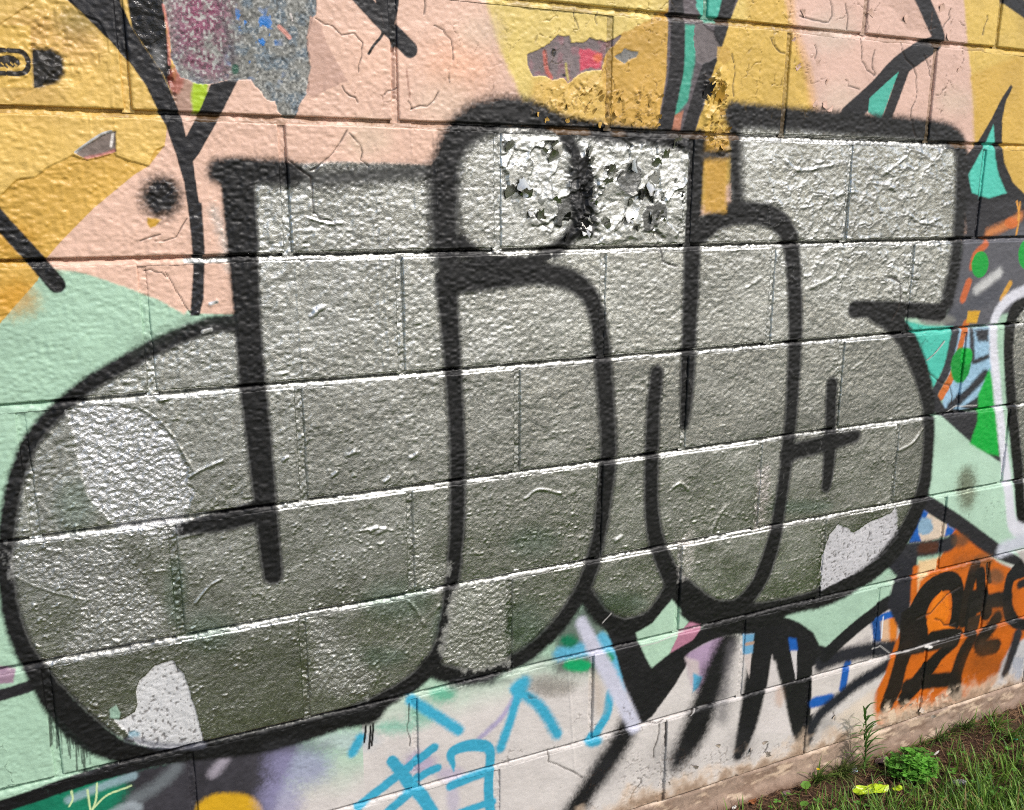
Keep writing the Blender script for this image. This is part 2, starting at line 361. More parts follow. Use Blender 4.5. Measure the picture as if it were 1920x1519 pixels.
# dots and slash
ell(302, 369, 40, 41, (24, 21, 21), 34, stip=1.1)
poly([(276, 408), (302, 412), (292, 424), (282, 428), (276, 420)], (214, 166, 60), 5)
stroke([(-60, 345), (0, 414), (60, 480), (106, 533)], 17, (20, 19, 20), 5, rough=.42, stip=.9)

# ---- mint and edges at the left, lower left corner
poly([(-40, 1240), (30, 1255), (24, 1280), (-40, 1285)], (158, 130, 148), 6)
stroke([(-60, 1318), (0, 1303), (44, 1290), (90, 1270)], 12, (36, 34, 38), 5)
poly([(-60, 1540), (60, 1500), (240, 1445), (330, 1430), (330, 1560), (-60, 1560)], (20, 122, 92), 6, stip=.3, var=.2)
poly([(220, 1445), (330, 1420), (520, 1375), (560, 1400), (540, 1450), (500, 1560), (200, 1560), (240, 1480)], (58, 56, 62), 30, stip=.3, var=.35)
stroke([(130, 1500), (190, 1476), (250, 1455)], 8, (150, 176, 184), 10, op=.85)
stroke([(250, 1500), (300, 1470), (330, 1440)], 12, (130, 138, 142), 20, op=.6)
stroke([(400, 1450), (420, 1425)], 10, (186, 178, 190), 16, op=.7)
stroke([(200, 1530), (240, 1512), (258, 1515)], 9, (170, 180, 186), 10, op=.7)
for P_ in ([(134, 1484), (136, 1500), (130, 1512)], [(164, 1482), (168, 1510), (172, 1525)], [(182, 1470), (180, 1500), (172, 1522)], [(176, 1515), (200, 1492), (235, 1478), (246, 1474)]):
    stroke(P_, 1.8, (206, 228, 168), 1.5)
ell(430, 1520, 62, 34, (214, 166, 34), 12)
stroke([(-30, 1524), (60, 1494), (130, 1470), (230, 1440), (345, 1411)], 14, (20, 19, 22), 5, rough=.4)

# ---- lower band: old cyan, lavender, green marks on white
for (x, y, rx, ry, c_, s_, o) in [(560, 1435, 60, 40, LAV, 50, .75), (525, 1500, 40, 40, LAV, 40, .7), (650, 1390, 60, 20, (186, 196, 202), 30, .6), (788, 1432, 30, 22, (176, 160, 196), 26, .7), (845, 1452, 26, 14, (186, 172, 204), 20, .6), (850, 1500, 12, 30, (190, 182, 206), 14, .6),
                              (830, 1302, 24, 14, (70, 176, 140), 22, .8), (742, 1364, 40, 12, (110, 186, 160), 24, .7), (792, 1340, 28, 20, (110, 186, 160), 30, .7), (1040, 1290, 30, 14, (150, 140, 130), 20, .6), (1010, 1285, 40, 18, (150, 142, 136), 24, .5)]:
    ell(x, y, rx, ry, c_, s_, op=o)
stroke([(966, 1305), (940, 1345), (900, 1383)], 5, (168, 158, 198), 9, op=.8)
CY_ = dict(rough=.5, stip=.5, var=.06)
stroke([(661, 1412), (676, 1384)], 9, CYAN, 10, **CY_)
stroke([(770, 1312), (815, 1340), (860, 1369)], 10, CYAN, 10, **CY_)
stroke([(976, 1284), (960, 1340), (938, 1402)], 9, CYAN, 9, **CY_)
stroke([(966, 1292), (1012, 1325), (1044, 1376)], 10, CYAN, 12, **CY_)
stroke([(972, 1288), (982, 1282)], 14, CYAN, 16, **CY_)
stroke([(735, 1427, 10), (752, 1448, 11), (770, 1472, 12), (790, 1492, 12), (812, 1525, 11)], 11, CYAN, 5, **CY_)
stroke([(813, 1402), (790, 1420), (764, 1440)], 9, CYAN, 5, **CY_)
stroke([(820, 1440), (798, 1450), (772, 1468)], 8, CYAN, 5, **CY_)
stroke([(745, 1455), (710, 1482), (672, 1512)], 9, CYAN, 6, **CY_)
stroke([(765, 1490), (735, 1515), (715, 1535)], 9, CYAN, 6, **CY_)
stroke([(850, 1438, 4), (846, 1412, 9), (872, 1399, 11), (905, 1398, 11), (918, 1408, 9), (918, 1440, 9), (917, 1490, 9), (922, 1530, 9)], 10, CYAN, 4, **CY_)
stroke([(846, 1474), (880, 1460), (916, 1447)], 9, CYAN, 5, **CY_)
stroke([(862, 1525), (900, 1512), (925, 1505)], 7, CYAN, 5, **CY_)
stroke([(850, 1430), (851, 1446)], 1.6, CYAN, 1.5)
# band between the silver piece and the dark letters
poly([(1040, 1180), (1100, 1130), (1150, 1200), (1180, 1300), (1120, 1260), (1040, 1265)], (70, 74, 72), 24, op=.8)
stroke([(1050, 1226), (1100, 1216), (1145, 1206)], 13, (98, 182, 214), 14)
stroke([(1128, 1200), (1150, 1235), (1166, 1285)], 14, (98, 182, 214), 14)
ell(1066, 1202, 16, 12, (20, 120, 84), 14); ell(1084, 1248, 28, 12, (18, 168, 104), 10); ell(1140, 1232, 10, 10, (30, 150, 100), 10)
stroke([(1144, 1298), (1136, 1340), (1122, 1366), (1108, 1390)], 9, CYAN, 7, **CY_); ell(1112, 1388, 17, 13, CYAN, 10)
stroke([(1126, 1330), (1120, 1300), (1116, 1270)], 10, (190, 170, 150), 20, op=.5)
# big dark letters, lower middle (the pale stroke over them follows below)
poly([(1110, 1120), (1190, 1100), (1270, 1110), (1289, 1130), (1300, 1180), (1289, 1245), (1262, 1290), (1223, 1343), (1203, 1360), (1184, 1319), (1171, 1290), (1150, 1215)], (22, 21, 24), 5, stip=.5, **MB)
stroke([(1180, 1352, 20), (1166, 1385, 22), (1142, 1425, 22), (1108, 1474, 21), (1072, 1530, 21)], 20, (24, 23, 26), 26, **MB)
poly([(1189, 1182), (1215, 1160), (1250, 1120), (1262, 1112), (1280, 1150), (1290, 1172), (1257, 1224), (1221, 1254), (1207, 1224)], (180, 212, 186), 5, stip=.4)
poly([(1273, 1187), (1292, 1164), (1320, 1170), (1300, 1200), (1256, 1224)], (184, 120, 142), 4)
poly([(1286, 1222), (1350, 1190), (1372, 1200), (1340, 1260), (1310, 1300), (1296, 1280)], (176, 150, 178), 14, var=.12)
poly([(1284, 1232), (1310, 1240), (1312, 1275), (1299, 1290)], (206, 190, 190), 8)
poly([(1300, 1262), (1318, 1270), (1310, 1290), (1300, 1298)], (90, 170, 205), 6)
stroke([(1225, 1262, 20), (1270, 1222, 16), (1320, 1192, 14), (1380, 1172, 15), (1450, 1172, 16), (1505, 1190, 17), (1540, 1222, 16)], 16, (20, 19, 22), 4, stip=.5, **MB)
poly([(1380, 1180), (1460, 1172), (1520, 1195), (1545, 1225), (1540, 1262), (1520, 1300), (1500, 1260), (1480, 1230), (1450, 1240), (1430, 1225), (1400, 1200)], (22, 21, 25), 6, **MB)
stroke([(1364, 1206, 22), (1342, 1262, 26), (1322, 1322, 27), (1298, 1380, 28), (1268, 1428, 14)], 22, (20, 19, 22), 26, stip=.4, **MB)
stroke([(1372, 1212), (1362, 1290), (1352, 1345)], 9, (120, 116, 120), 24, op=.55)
stroke([(1430, 1205, 22), (1422, 1262, 25), (1409, 1330, 22), (1398, 1375, 18), (1384, 1415, 10)], 18, (20, 19, 23), 9, **MB)
poly([(1450, 1215), (1530, 1215), (1526, 1300), (1524, 1372), (1516, 1402), (1496, 1404), (1484, 1370), (1472, 1310), (1458, 1262)], (20, 19, 22), 8, **MB)
poly([(1395, 1190), (1413, 1188), (1410, 1230), (1405, 1272), (1396, 1235)], (214, 202, 196), 3)
poly([(1394, 1190), (1414, 1188), (1412, 1225), (1394, 1228)], (112, 170, 206), 4); stroke([(1400, 1208), (1412, 1206)], 3, (190, 160, 140), 3)
poly([(1448, 1228), (1436, 1300), (1424, 1372), (1484, 1376), (1470, 1318), (1456, 1270)], (222, 214, 210), 5)
poly([(1482, 1217), (1495, 1217), (1492, 1280)], (218, 212, 210), 2)
poly([(1479, 1196), (1494, 1198), (1496, 1220), (1482, 1221)], BLUE, 5)
ell(1462, 1308, 8, 18, (206, 172, 150), 14, op=.6)
stroke([(1090, 1168, 11), (1112, 1212, 13), (1148, 1278, 14), (1172, 1326, 13), (1190, 1362, 12)], 12, (206, 206, 222), 12, stip=.35)
ell(1040, 1284, 46, 18, (176, 172, 164), 26, met=.4, rough=.35, grain=1.6, op=.5)
# mint wedge and blue frame
poly([(1440, 1140), (1560, 1105), (1640, 1060), (1672, 1100), (1673, 1122), (1644, 1139), (1549, 1213), (1536, 1209), (1525, 1186), (1500, 1168), (1478, 1159), (1420, 1158)], (176, 208, 184), 4, stip=.35, var=.09)
poly([(1546, 1232), (1665, 1140), (1700, 1135), (1690, 1220), (1660, 1250), (1545, 1330), (1520, 1340), (1523, 1250)], (222, 214, 208), 4, var=.07)
poly([(1555, 1232), (1630, 1190), (1636, 1212), (1560, 1242)], (196, 188, 184), 8)
poly([(1630, 1160), (1652, 1150), (1655, 1204), (1640, 1206)], (26, 76, 140), 8)
poly([(1655, 1160), (1686, 1148), (1680, 1207), (1652, 1204)], (224, 184, 150), 4); poly([(1668, 1155), (1686, 1150), (1680, 1207), (1668, 1207)], (226, 128, 36), 8)
stroke([(1655, 1158), (1680, 1150)], 6, BLUE, 4)
stroke([(1657, 1158), (1653, 1196)], 1.4, (236, 240, 246), 1)
stroke([(1588, 1244), (1580, 1290)], 7.5, BLUE, 4)
stroke([(1526, 1317), (1556, 1311)], 9, BLUE, 6)
stroke([(1538, 1246), (1570, 1232), (1625, 1220), (1684, 1214)], 13, (36, 36, 44), 12, **MB)
stroke([(1672, 1242), (1640, 1262), (1604, 1284), (1570, 1312), (1536, 1342), (1516, 1380)], 11, (28, 30, 40), 12, **MB)
stroke([(1690, 1120, 12), (1655, 1138, 12), (1600, 1180, 12), (1548, 1228, 12)], 12, (20, 20, 24), 4, **MB)

# ---- right hand column
poly([(1805, 440), (1925, 400), (1990, 400), (1990, 570), (1880, 590), (1850, 612), (1768, 620), (1785, 545)], (94, 94, 100), 10, stip=.3, var=.1)
poly([(1806, 385), (1925, 372), (1925, 412), (1850, 450), (1808, 450)], (42, 41, 46), 16)
stroke([(1832, 543), (1852, 528), (1872, 512)], 8, (206, 206, 204), 12)
stroke([(1780, 595), (1830, 570), (1870, 545)], 12, (78, 80, 88), 14, op=.8)
stroke([(1852, 438), (1890, 420), (1912, 405)], 7, (206, 128, 70), 12); ell(1896, 418, 13, 10, (220, 116, 52), 5)
stroke([(1906, 378), (1910, 410), (1904, 442)], 2, (230, 160, 60), 1.5); stroke([(1912, 380), (1908, 412)], 2, (230, 160, 60), 1.5)
stroke([(1848, 458), (1828, 478), (1822, 500)], 6, (206, 104, 56), 5); stroke([(1816, 530), (1806, 560)], 7, (206, 104, 56), 5)
poly([(1692, 600), (1735, 610), (1788, 612), (1792, 640), (1770, 690), (1750, 728), (1733, 683), (1715, 638)], TURQ, 5, stip=.3)
ell(1758, 600, 34, 10, (130, 130, 124), 10)
poly([(1795, 618), (1862, 612), (1866, 700), (1840, 760), (1765, 782), (1768, 745)], (156, 194, 218), 5)
stroke([(1792, 622), (1776, 690), (1752, 738)], 9, (48, 50, 56), 6)
poly([(1828, 618), (1854, 616), (1852, 640), (1832, 640)], (50, 52, 58), 8); stroke([(1822, 620), (1822, 670)], 5, (56, 58, 64), 6)
stroke([(1852, 668), (1826, 678), (1822, 668)], 4, (48, 50, 56), 6)
stroke([(1846, 702), (1812, 738), (1782, 762)], 8, (44, 46, 52), 8); poly([(1800, 765), (1835, 742), (1834, 772)], (40, 42, 48), 6)
stroke([(1812, 608), (1802, 650), (1786, 702), (1764, 742)], 7.5, (206, 112, 46), 4)
poly([(1815, 583), (1838, 583), (1832, 606), (1812, 606)], (220, 168, 44), 4); stroke([(1893, 532), (1878, 560)], 5, (216, 160, 60), 4)
ell(1837, 496, 15.5, 25, GREEN, 2, rot=6); ell(1922, 478, 14, 27, GREEN, 2); 
poly([(1750, 730), (1772, 765), (1830, 772), (1836, 740), (1866, 735), (1876, 872), (1820, 834), (1765, 784), (1748, 770)], (46, 46, 50), 4)
poly([(1746, 780), (1765, 780), (1820, 830), (1876, 868), (1920, 900), (1930, 1050), (1880, 1032), (1850, 1008), (1800, 968), (1750, 934), (1732, 925), (1748, 860)], (186, 218, 194), 4, stip=.25, var=.06)
poly([(1854, 692), (1866, 720), (1872, 855), (1850, 850), (1818, 832), (1832, 790), (1834, 740)], (0, 176, 60), 7)
ell(1801, 685, 18, 34, (0, 150, 52), 4, rot=8); ell(1812, 668, 10, 16, (0, 176, 60), 3, rot=8)
ell(1812, 915, 17, 38, (132, 134, 110), 26, met=.75, rough=.35, stip=1.2, op=.75)
poly([(1735, 922), (1746, 931), (1799, 965), (1854, 1005), (1896, 1036), (1990, 1090), (1990, 1125), (1907, 1062), (1841, 1038), (1799, 1005), (1778, 988), (1754, 972), (1728, 957), (1700, 1000), (1690, 980)], (34, 33, 38), 4, **MB)
poly([(1690, 985), (1728, 955), (1700, 1020), (1720, 1040), (1715, 1110), (1690, 1190), (1665, 1135), (1680, 1080), (1660, 1060)], (34, 34, 42), 6, **MB)
poly([(1728, 955), (1788, 992), (1776, 1006), (1736, 1016), (1704, 1019)], (226, 206, 184), 3); poly([(1728, 953), (1740, 962), (1722, 1000), (1728, 1016), (1703, 1019)], BLUE, 4); poly([(1776, 984), (1792, 994), (1782, 1006), (1772, 1004)], BLUE, 5, jag=2)
poly([(1728, 968), (1746, 974), (1752, 990), (1742, 1002), (1722, 1002), (1720, 986)], (142, 176, 200), 5, jag=3)
ORG = dict(stip=.3, var=.12, rough=.45)
poly([(1712, 1062), (1762, 1046), (1790, 992), (1832, 1026), (1876, 1056), (1930, 1080), (1930, 1190), (1893, 1222), (1880, 1250), (1868, 1280), (1848, 1306), (1760, 1328), (1700, 1342), (1646, 1362), (1632, 1330), (1640, 1300), (1660, 1262), (1680, 1200), (1706, 1150)], ORANGE, 6, **ORG)
poly([(1722, 1052), (1762, 1046), (1740, 1078), (1726, 1090), (1722, 1110)], (240, 206, 156), 8); ell(1750, 1060, 8, 10, (244, 210, 160), 8)
poly([(1640, 1290), (1600, 1320), (1560, 1350), (1640, 1390), (1640, 1340)], (228, 212, 196), 14)
stroke([(1702, 1032), (1740, 1028), (1772, 1022), (1784, 1016)], 13, (40, 40, 46), 9, **MB); stroke([(1728, 1028), (1752, 1026)], 9, (92, 46, 16), 10, op=.7)
ell(1800, 1014, 16, 12, (96, 70, 50), 12, op=.8); ell(1845, 1050, 18, 12, (110, 76, 44), 12, op=.7)
DB = dict(rough=.45, stip=.35, var=.15); DK = (22, 18, 17)
stroke([(1712, 1190, 24.4), (1720, 1150, 20.7), (1740, 1112, 18.3), (1768, 1092, 15.9), (1788, 1092, 14.6), (1796, 1112, 13.4), (1796, 1150, 14.6), (1790, 1168, 12.2)], 15.9, DK, 3, **DB)
poly([(1690, 1150), (1715, 1130), (1738, 1160), (1740, 1190), (1752, 1200), (1800, 1190), (1760, 1215), (1700, 1230), (1684, 1220)], DK, 4, **DB)
poly([(1748, 1130), (1766, 1108), (1778, 1118), (1780, 1150), (1770, 1172), (1792, 1178), (1780, 1190), (1744, 1192), (1737, 1168)], (230, 122, 20), 3, **ORG)
stroke([(1830, 1060), (1820, 1090), (1812, 1130), (1806, 1165)], 11.0, (34, 25, 19), 5, **DB)
stroke([(1838, 1075), (1842, 1110), (1850, 1150)], 11.0, DK, 4, **DB)
stroke([(1826, 1120), (1820, 1155), (1818, 1180)], 12.2, DK, 5, **DB)
stroke([(1826, 1140), (1860, 1126), (1888, 1124)], 12.2, (34, 30, 28), 6, **DB)
stroke([(1852, 1060), (1856, 1090)], 4, (60, 44, 30), 4); ell(1868, 1080, 14, 14, (104, 78, 56), 12, op=.8)
stroke([(1925, 1060, 18), (1896, 1082, 11.0), (1888, 1120, 9.8), (1892, 1150, 11.0), (1906, 1168, 9), (1925, 1172, 9)], 11.0, (22, 22, 26), 4, **DB)
stroke([(1922, 1092), (1912, 1096)], 7, (36, 34, 36), 6)
poly([(1816, 1160), (1840, 1150), (1828, 1200), (1812, 1180)], (60, 44, 32), 4, **DB)
stroke([(1868, 1160), (1852, 1184), (1836, 1202), (1842, 1216), (1866, 1212)], 12.2, (34, 25, 20), 7, **DB); ell(1852, 1210, 20, 14, (58, 44, 34), 14)
stroke([(1746, 1195), (1775, 1190), (1796, 1190)], 9.8, DK, 4, **DB)
stroke([(1822, 1196, 11.0), (1806, 1225, 13.4), (1794, 1262, 13.4), (1790, 1290, 14.6), (1796, 1305, 9.8)], 13.4, (36, 27, 21), 6, **DB)
stroke([(1790, 1204, 9.8), (1762, 1228, 11.0), (1742, 1252, 14.6), (1715, 1285, 15.9), (1695, 1308, 13.4)], 13.4, DK, 5, **DB)
stroke([(1700, 1288), (1740, 1278), (1786, 1274)], 12.2, (30, 24, 21), 6, **DB)
stroke([(1696, 1222, 17.1), (1686, 1255, 15.9), (1676, 1290, 17.1), (1662, 1322, 13.4)], 15.9, (36, 26, 20), 5, **DB)
stroke([(1706, 1222), (1735, 1216), (1790, 1204)], 6, (46, 40, 36), 6)
poly([(1880, 1240), (1900, 1205), (1990, 1180), (1990, 1310), (1846, 1310), (1868, 1280)], (206, 204, 206), 10)
stroke([(1908, 1190, 10), (1898, 1225, 9), (1886, 1262, 8)], 9, (46, 46, 52), 8)
for k in range(5): stroke([(1902+k*4, 1235), (1900+k*4, 1285)], 1.5, (110, 130, 160), 4, op=.5)
for (x, y, rx, ry, c_, o_) in [(1845, 1245, 36, 26, (110, 62, 26), .55), (1868, 1150, 26, 20, (70, 52, 40), .5), (1812, 1052, 22, 14, (120, 70, 34), .5), (1705, 1195, 20, 30, (40, 30, 28), .5), (1750, 1330, 70, 12, (236, 206, 170), .6), (1690, 1345, 40, 14, (236, 210, 180), .6), (1860, 1295, 40, 10, (226, 196, 160), .6)]:
    ell(x, y, rx, ry, c_, min(rx, ry)*1.8, op=o_)
# white outlined letter at the right edge
poly([(1925, 560), (1900, 590), (1892, 660), (1902, 800), (1915, 980), (1990, 985), (2080, 930), (2100, 560)], SILVER, 4, **SIL)
stroke([(1935, 552), (2020, 530), (2095, 545), (2105, 700), (2085, 920), (1995, 985), (1925, 990)], 11, BLK, 5, **BG)
stroke([(1940, 552, 13), (1908, 576, 13), (1894, 612, 12), (1891, 680, 11), (1898, 770, 11), (1906, 860, 11), (1913, 950, 10), (1920, 985, 12)], 11, BLK, 5, **BG)
stroke([(1930, 540, 8), (1892, 560, 9), (1868, 592, 9), (1862, 640, 9), (1868, 720, 9), (1876, 800, 9), (1884, 870, 9), (1892, 940, 9), (1900, 985, 10), (1930, 1002, 14)], 9, (226, 226, 234), 8, rough=.5)
stroke([(1880, 1030), (1930, 1010)], 12, (206, 210, 220), 14); poly([(1906, 1035), (1930, 1028), (1930, 1068)], (190, 184, 178), 4)

# ---- the silver piece
SILP = [(430, 322), (470, 312), (640, 304), (810, 310), (832, 280), (880, 225), (940, 205), (1060, 228), (1240, 245), (1304, 262), (1306, 405), (1340, 402), (1372, 395), (1370, 215), (1450, 210), (1740, 235), (1796, 255), (1800, 380), (1790, 520), (1772, 587), (1640, 590), (1690, 625), (1722, 690), (1742, 780), (1738, 890), (1710, 980), (1640, 1058), (1560, 1108), (1440, 1140), (1370, 1146), (1300, 1122), (1265, 1088), (1215, 1150), (1170, 1162), (1130, 1150), (1100, 1112), (1060, 1165), (1010, 1215), (950, 1250), (890, 1262), (845, 1256), (812, 1240), (750, 1290), (650, 1332), (480, 1385), (330, 1400), (240, 1390), (180, 1355), (120, 1295), (75, 1262), (35, 1190), (15, 1120), (10, 1040), (25, 920), (60, 815), (120, 755), (210, 690), (310, 640), (445, 605)]
poly(SILP, SILVER, 10, **SIL)
stroke([(400, 395), (420, 450), (430, 500)], 8, SILVER, 24, op=.5, met=.9, rough=.33)
poly([(345, 484), (440, 480), (440, 492), (345, 494)], SILVER, 4, met=.9, rough=.3)
for (x, y, rx, ry, o_) in [(690, 1232, 70, 16, .35), (390, 1185, 40, 30, .35), (745, 1125, 60, 30, .35), (980, 1180, 40, 40, .4), (1160, 1130, 50, 16, .35), (1500, 950, 60, 10, .35), (870, 1130, 24, 24, .3), (330, 1110, 16, 60, .3), (1000, 1015, 40, 22, .25), (830, 1180, 16, 40, .3), (140, 950, 30, 40, .25)]:
    ell(x, y, rx, ry, (150, 176, 160), min(rx, ry)*1.4, op=o_, rough=.4)
BK = dict(rough=.52, grain=.35, stip=.85, var=.04)
def bstroke(P, r, soft, op=1.0): stroke([(q[0], q[1], (q[2] if len(q) > 2 else r)*1.14) for q in P], r, BLK, soft*1.15, op=op, **BK)
bstroke([(446, 604, 15), (385, 612, 13), (310, 642, 14), (235, 680, 14), (165, 722, 14), (105, 772, 14), (60, 825, 14), (34, 885, 14), (18, 955, 14), (10, 1040, 14), (16, 1125, 14), (36, 1200, 15), (72, 1265, 18), (112, 1322, 24), (165, 1375, 26), (225, 1408, 20), (300, 1416, 16), (380, 1406, 16)], 15, 10)
bstroke([(330, 1414, 14), (430, 1402, 18), (520, 1384, 20), (600, 1362, 18), (670, 1336, 16), (740, 1302, 15), (790, 1266, 15), (822, 1222, 13), (838, 1160, 12), (848, 1090, 12.5), (856, 1000, 13), (858, 900, 14), (856, 800, 14), (850, 700, 15), (842, 600, 17), (836, 530, 19)], 15, 10)
bstroke([(640, 1352), (690, 1345), (708, 1332)], 14, 12)
for (x, y0, y1) in ((686, 1362, 1392), (695, 1362, 1404), (700, 1358, 1398)): stroke([(x, y0), (x-1, (y0+y1)/2), (x-3, y1)], 2, (18, 18, 20), 1.5)
bstroke([(838, 480, 25), (834, 420, 26), (832, 350, 27), (838, 300, 26), (862, 252, 28), (905, 222, 29), (960, 210, 26), (1010, 218, 22)], 22, 22)
bstroke([(1000, 216, 18), (1060, 234, 15), (1140, 248, 14), (1230, 256, 13), (1300, 268, 15)], 15, 14)
bstroke([(1312, 262, 16), (1306, 330, 15), (1300, 420, 15), (1297, 500, 15), (1294, 600, 14), (1290, 690, 13), (1287, 750, 11), (1284, 796, 7)], 14, 9)
bstroke([(848, 520, 26), (900, 515, 26), (960, 514, 20), (1020, 514, 17), (1075, 528, 16), (1108, 560, 15), (1124, 610, 15), (1132, 690, 16), (1138, 780, 15), (1140, 860, 14.5), (1134, 930, 14), (1124, 1000, 13), (1106, 1070, 14), (1078, 1130, 14), (1040, 1180, 14), (990, 1226, 14), (935, 1255, 13), (880, 1268, 13), (830, 1262, 14), (805, 1248, 14)], 15, 12)
bstroke([(850, 1280), (920, 1272)], 10, 16, .8)
bstroke([(865, 452), (850, 470), (1000, 500)], 8, 10, .7)
bstroke([(444, 332, 29), (450, 400, 28), (456, 480, 26), (464, 600, 22), (474, 720, 22), (485, 820, 21), (495, 920, 19), (503, 1000, 18), (512, 1078, 16)], 22, 9)
bstroke([(412, 322), (450, 320), (540, 324)], 22, 18)
bstroke([(545, 326), (620, 334), (720, 326), (805, 322)], 13, 26, .8)
bstroke([(345, 994, 8), (400, 984, 14), (450, 972, 16), (490, 960, 16)], 14, 10)
bstroke([(340, 992), (400, 975), (480, 950)], 10, 6)
bstroke([(1232, 700, 12), (1226, 760, 12.5), (1222, 850, 13), (1222, 950, 13), (1230, 1010, 14), (1250, 1065, 15), (1282, 1112, 20), (1330, 1146, 20), (1380, 1140, 15), (1418, 1100, 14), (1440, 1050, 14), (1456, 990, 12), (1470, 900, 11), (1479, 830, 12), (1485, 760, 11.5), (1490, 680, 13), (1491, 600, 13), (1488, 500, 14), (1478, 440, 15), (1448, 408, 16), (1400, 400, 16), (1350, 408, 17), (1312, 440, 16)], 13, 8)
bstroke([(1376, 214, 18), (1450, 220, 17), (1600, 232, 16), (1720, 242, 15), (1780, 254, 15), (1802, 282, 13), (1803, 350, 13), (1798, 430, 12), (1788, 510, 12), (1776, 568, 13)], 15, 14)
bstroke([(1376, 215, 14), (1378, 300, 12), (1382, 395, 12)], 13, 20)
bstroke([(1602, 580, 12), (1660, 580, 11), (1720, 583, 11), (1765, 586, 12)], 11, 5)
bstroke([(1640, 588, 12), (1676, 606, 16), (1706, 648, 16), (1732, 715, 14), (1742, 780, 11), (1738, 870, 11), (1722, 945, 14), (1690, 1010, 16), (1640, 1064, 17), (1570, 1108, 15), (1500, 1132, 13), (1430, 1146, 14), (1370, 1155, 18)], 14, 7)
bstroke([(1561, 722, 11), (1558, 800, 11), (1554, 870, 11), (1549, 912, 9)], 11, 6)
bstroke([(1478, 850, 13), (1540, 834, 12), (1604, 818, 9)], 12, 8)
bstroke([(1100, 1118), (1130, 1158), (1172, 1176), (1218, 1158), (1252, 1112), (1266, 1080)], 14, 10)
bstroke([(1290, 1150), (1370, 1168), (1460, 1150)], 16, 10)
poly([(1192, 1186), (1222, 1168), (1246, 1138), (1258, 1124), (1272, 1150), (1290, 1166), (1273, 1187), (1256, 1224), (1222, 1252), (1207, 1224)], (180, 212, 186), 5, stip=.4)
poly([(1273, 1187), (1292, 1166), (1318, 1172), (1298, 1200), (1256, 1224)], (184, 124, 146), 4)
for (x, y, rx, ry, o_) in [(1262, 1420, 40, 30, .35), (1390, 1400, 24, 30, .35), (1506, 1396, 22, 24, .4), (1356, 1320, 16, 40, .35), (1130, 1440, 30, 40, .3), (1545, 1360, 24, 20, .35), (560, 1400, 70, 14, .4), (900, 1276, 60, 8, .4), (1020, 1240, 40, 14, .3)]:
    ell(x, y, rx, ry, (50, 50, 54), min(rx, ry)*1.8, op=o_)
# overspray and the strip left unpainted between two letters
poly([(1322, 262), (1364, 262), (1362, 398), (1320, 398)], (206, 160, 70), 12, stip=.6, var=.14)
stroke([(1318, 290), (1362, 290)], 8, (58, 54, 50), 14)
poly([(440, 600), (360, 612), (250, 668), (250, 640), (350, 596)], (60, 70, 62), 30, op=.35)
for k in range(26):
    x = 92+k*3.1; stroke([(x, 1330+k*3), (x+3, 1380+random.uniform(-20, 40)+k*2)], random.uniform(.6, 1.8), (24, 30, 28), 2, op=.8)
# bare or thinly coated patches inside the silver
GLIT = dict(met=.9, rough=.36, grain=2.6, stip=1.2, var=.1)
def glitter(P, depth, jag, c_, amp=.0011, soft=.010, op=1.0):
    idx, d = poly_d(P, .04); m = mpp(*P[0])
    d = d + jag*m*((fbm(S[idx]/.02, Z[idx]/.02, 44, 4)-.5)*2)
    ins = sstep(soft, -soft, d + (NF[idx]-.5)*soft*1.2 + (NM[idx]-.5)*soft*1.2)
    lay(idx, ins, c_, op=op, **GLIT); H[idx] -= (depth*sstep(.0008, -.0008, d)).astype(np.float32)
    H[idx] += (ins*amp*((n2(S[idx]/.0034, Z[idx]/.0030, 55)-.5)*1.3+(n2(S[idx]/.0055, Z[idx]/.0048, 56)-.5))).astype(np.float32)
P1 = [(120, 768), (180, 760), (262, 764), (300, 790), (332, 828), (352, 880), (350, 905), (365, 920), (352, 960), (338, 984), (225, 992), (162, 930), (152, 880), (140, 820)]
glitter(P1, .0012, 5, (232, 232, 232), soft=.003)
P2 = [(12, 1036), (160, 1022), (215, 1008), (250, 1040), (252, 1068), (300, 1130), (312, 1190), (250, 1222), (170, 1230), (110, 1240), (150, 1150), (165, 1126), (100, 1100), (24, 1080)]
glitter(P2, .0002, 14, (206, 206, 202), op=.85)
glitter([(225, 996), (330, 980), (326, 1004), (275, 1013), (252, 1002)], .0002, 14, (220, 220, 220), op=.85)
glitter([(850, 1104), (900, 1090), (930, 1096), (955, 1090), (954, 1246), (890, 1258), (840, 1240), (828, 1215), (842, 1150)], .0002, 14, (208, 208, 200), op=.85)
glitter([(772, 985), (786, 1000), (812, 1045), (842, 1070), (826, 1090), (772, 1102)], .0002, 14, (214, 214, 206), op=.85)
glitter([(580, 1160), (610, 1156), (640, 1190), (678, 1220), (696, 1280), (690, 1305), (585, 1300)], .0002, 14, (196, 196, 190), op=.85)
glitter([(1272, 1000), (1300, 998), (1304, 1040), (1296, 1078), (1274, 1082)], .0002, 14, (224, 220, 214), op=.85)
glitter([(1420, 880), (1440, 878), (1436, 985), (1418, 988)], .0002, 14, (224, 216, 212), op=.85)
peel([(1640, 812), (1690, 796), (1676, 930), (1600, 960), (1590, 900)], .0003, 8, None)
def concrete(P, c_, jag=2, depth=.0016):
    idx, ins, d = peel(P, depth, jag, c_, met=.0, rough=.75, grain=1.3, stip=.8, var=.12)
    sp = n2(S[idx]/.0038, Z[idx]/.0038, 51); pit = sstep(.72, .86, sp)*ins
    H[idx] -= (.0012*pit).astype(np.float32); lay(idx, pit, (96, 92, 90), op=.8)
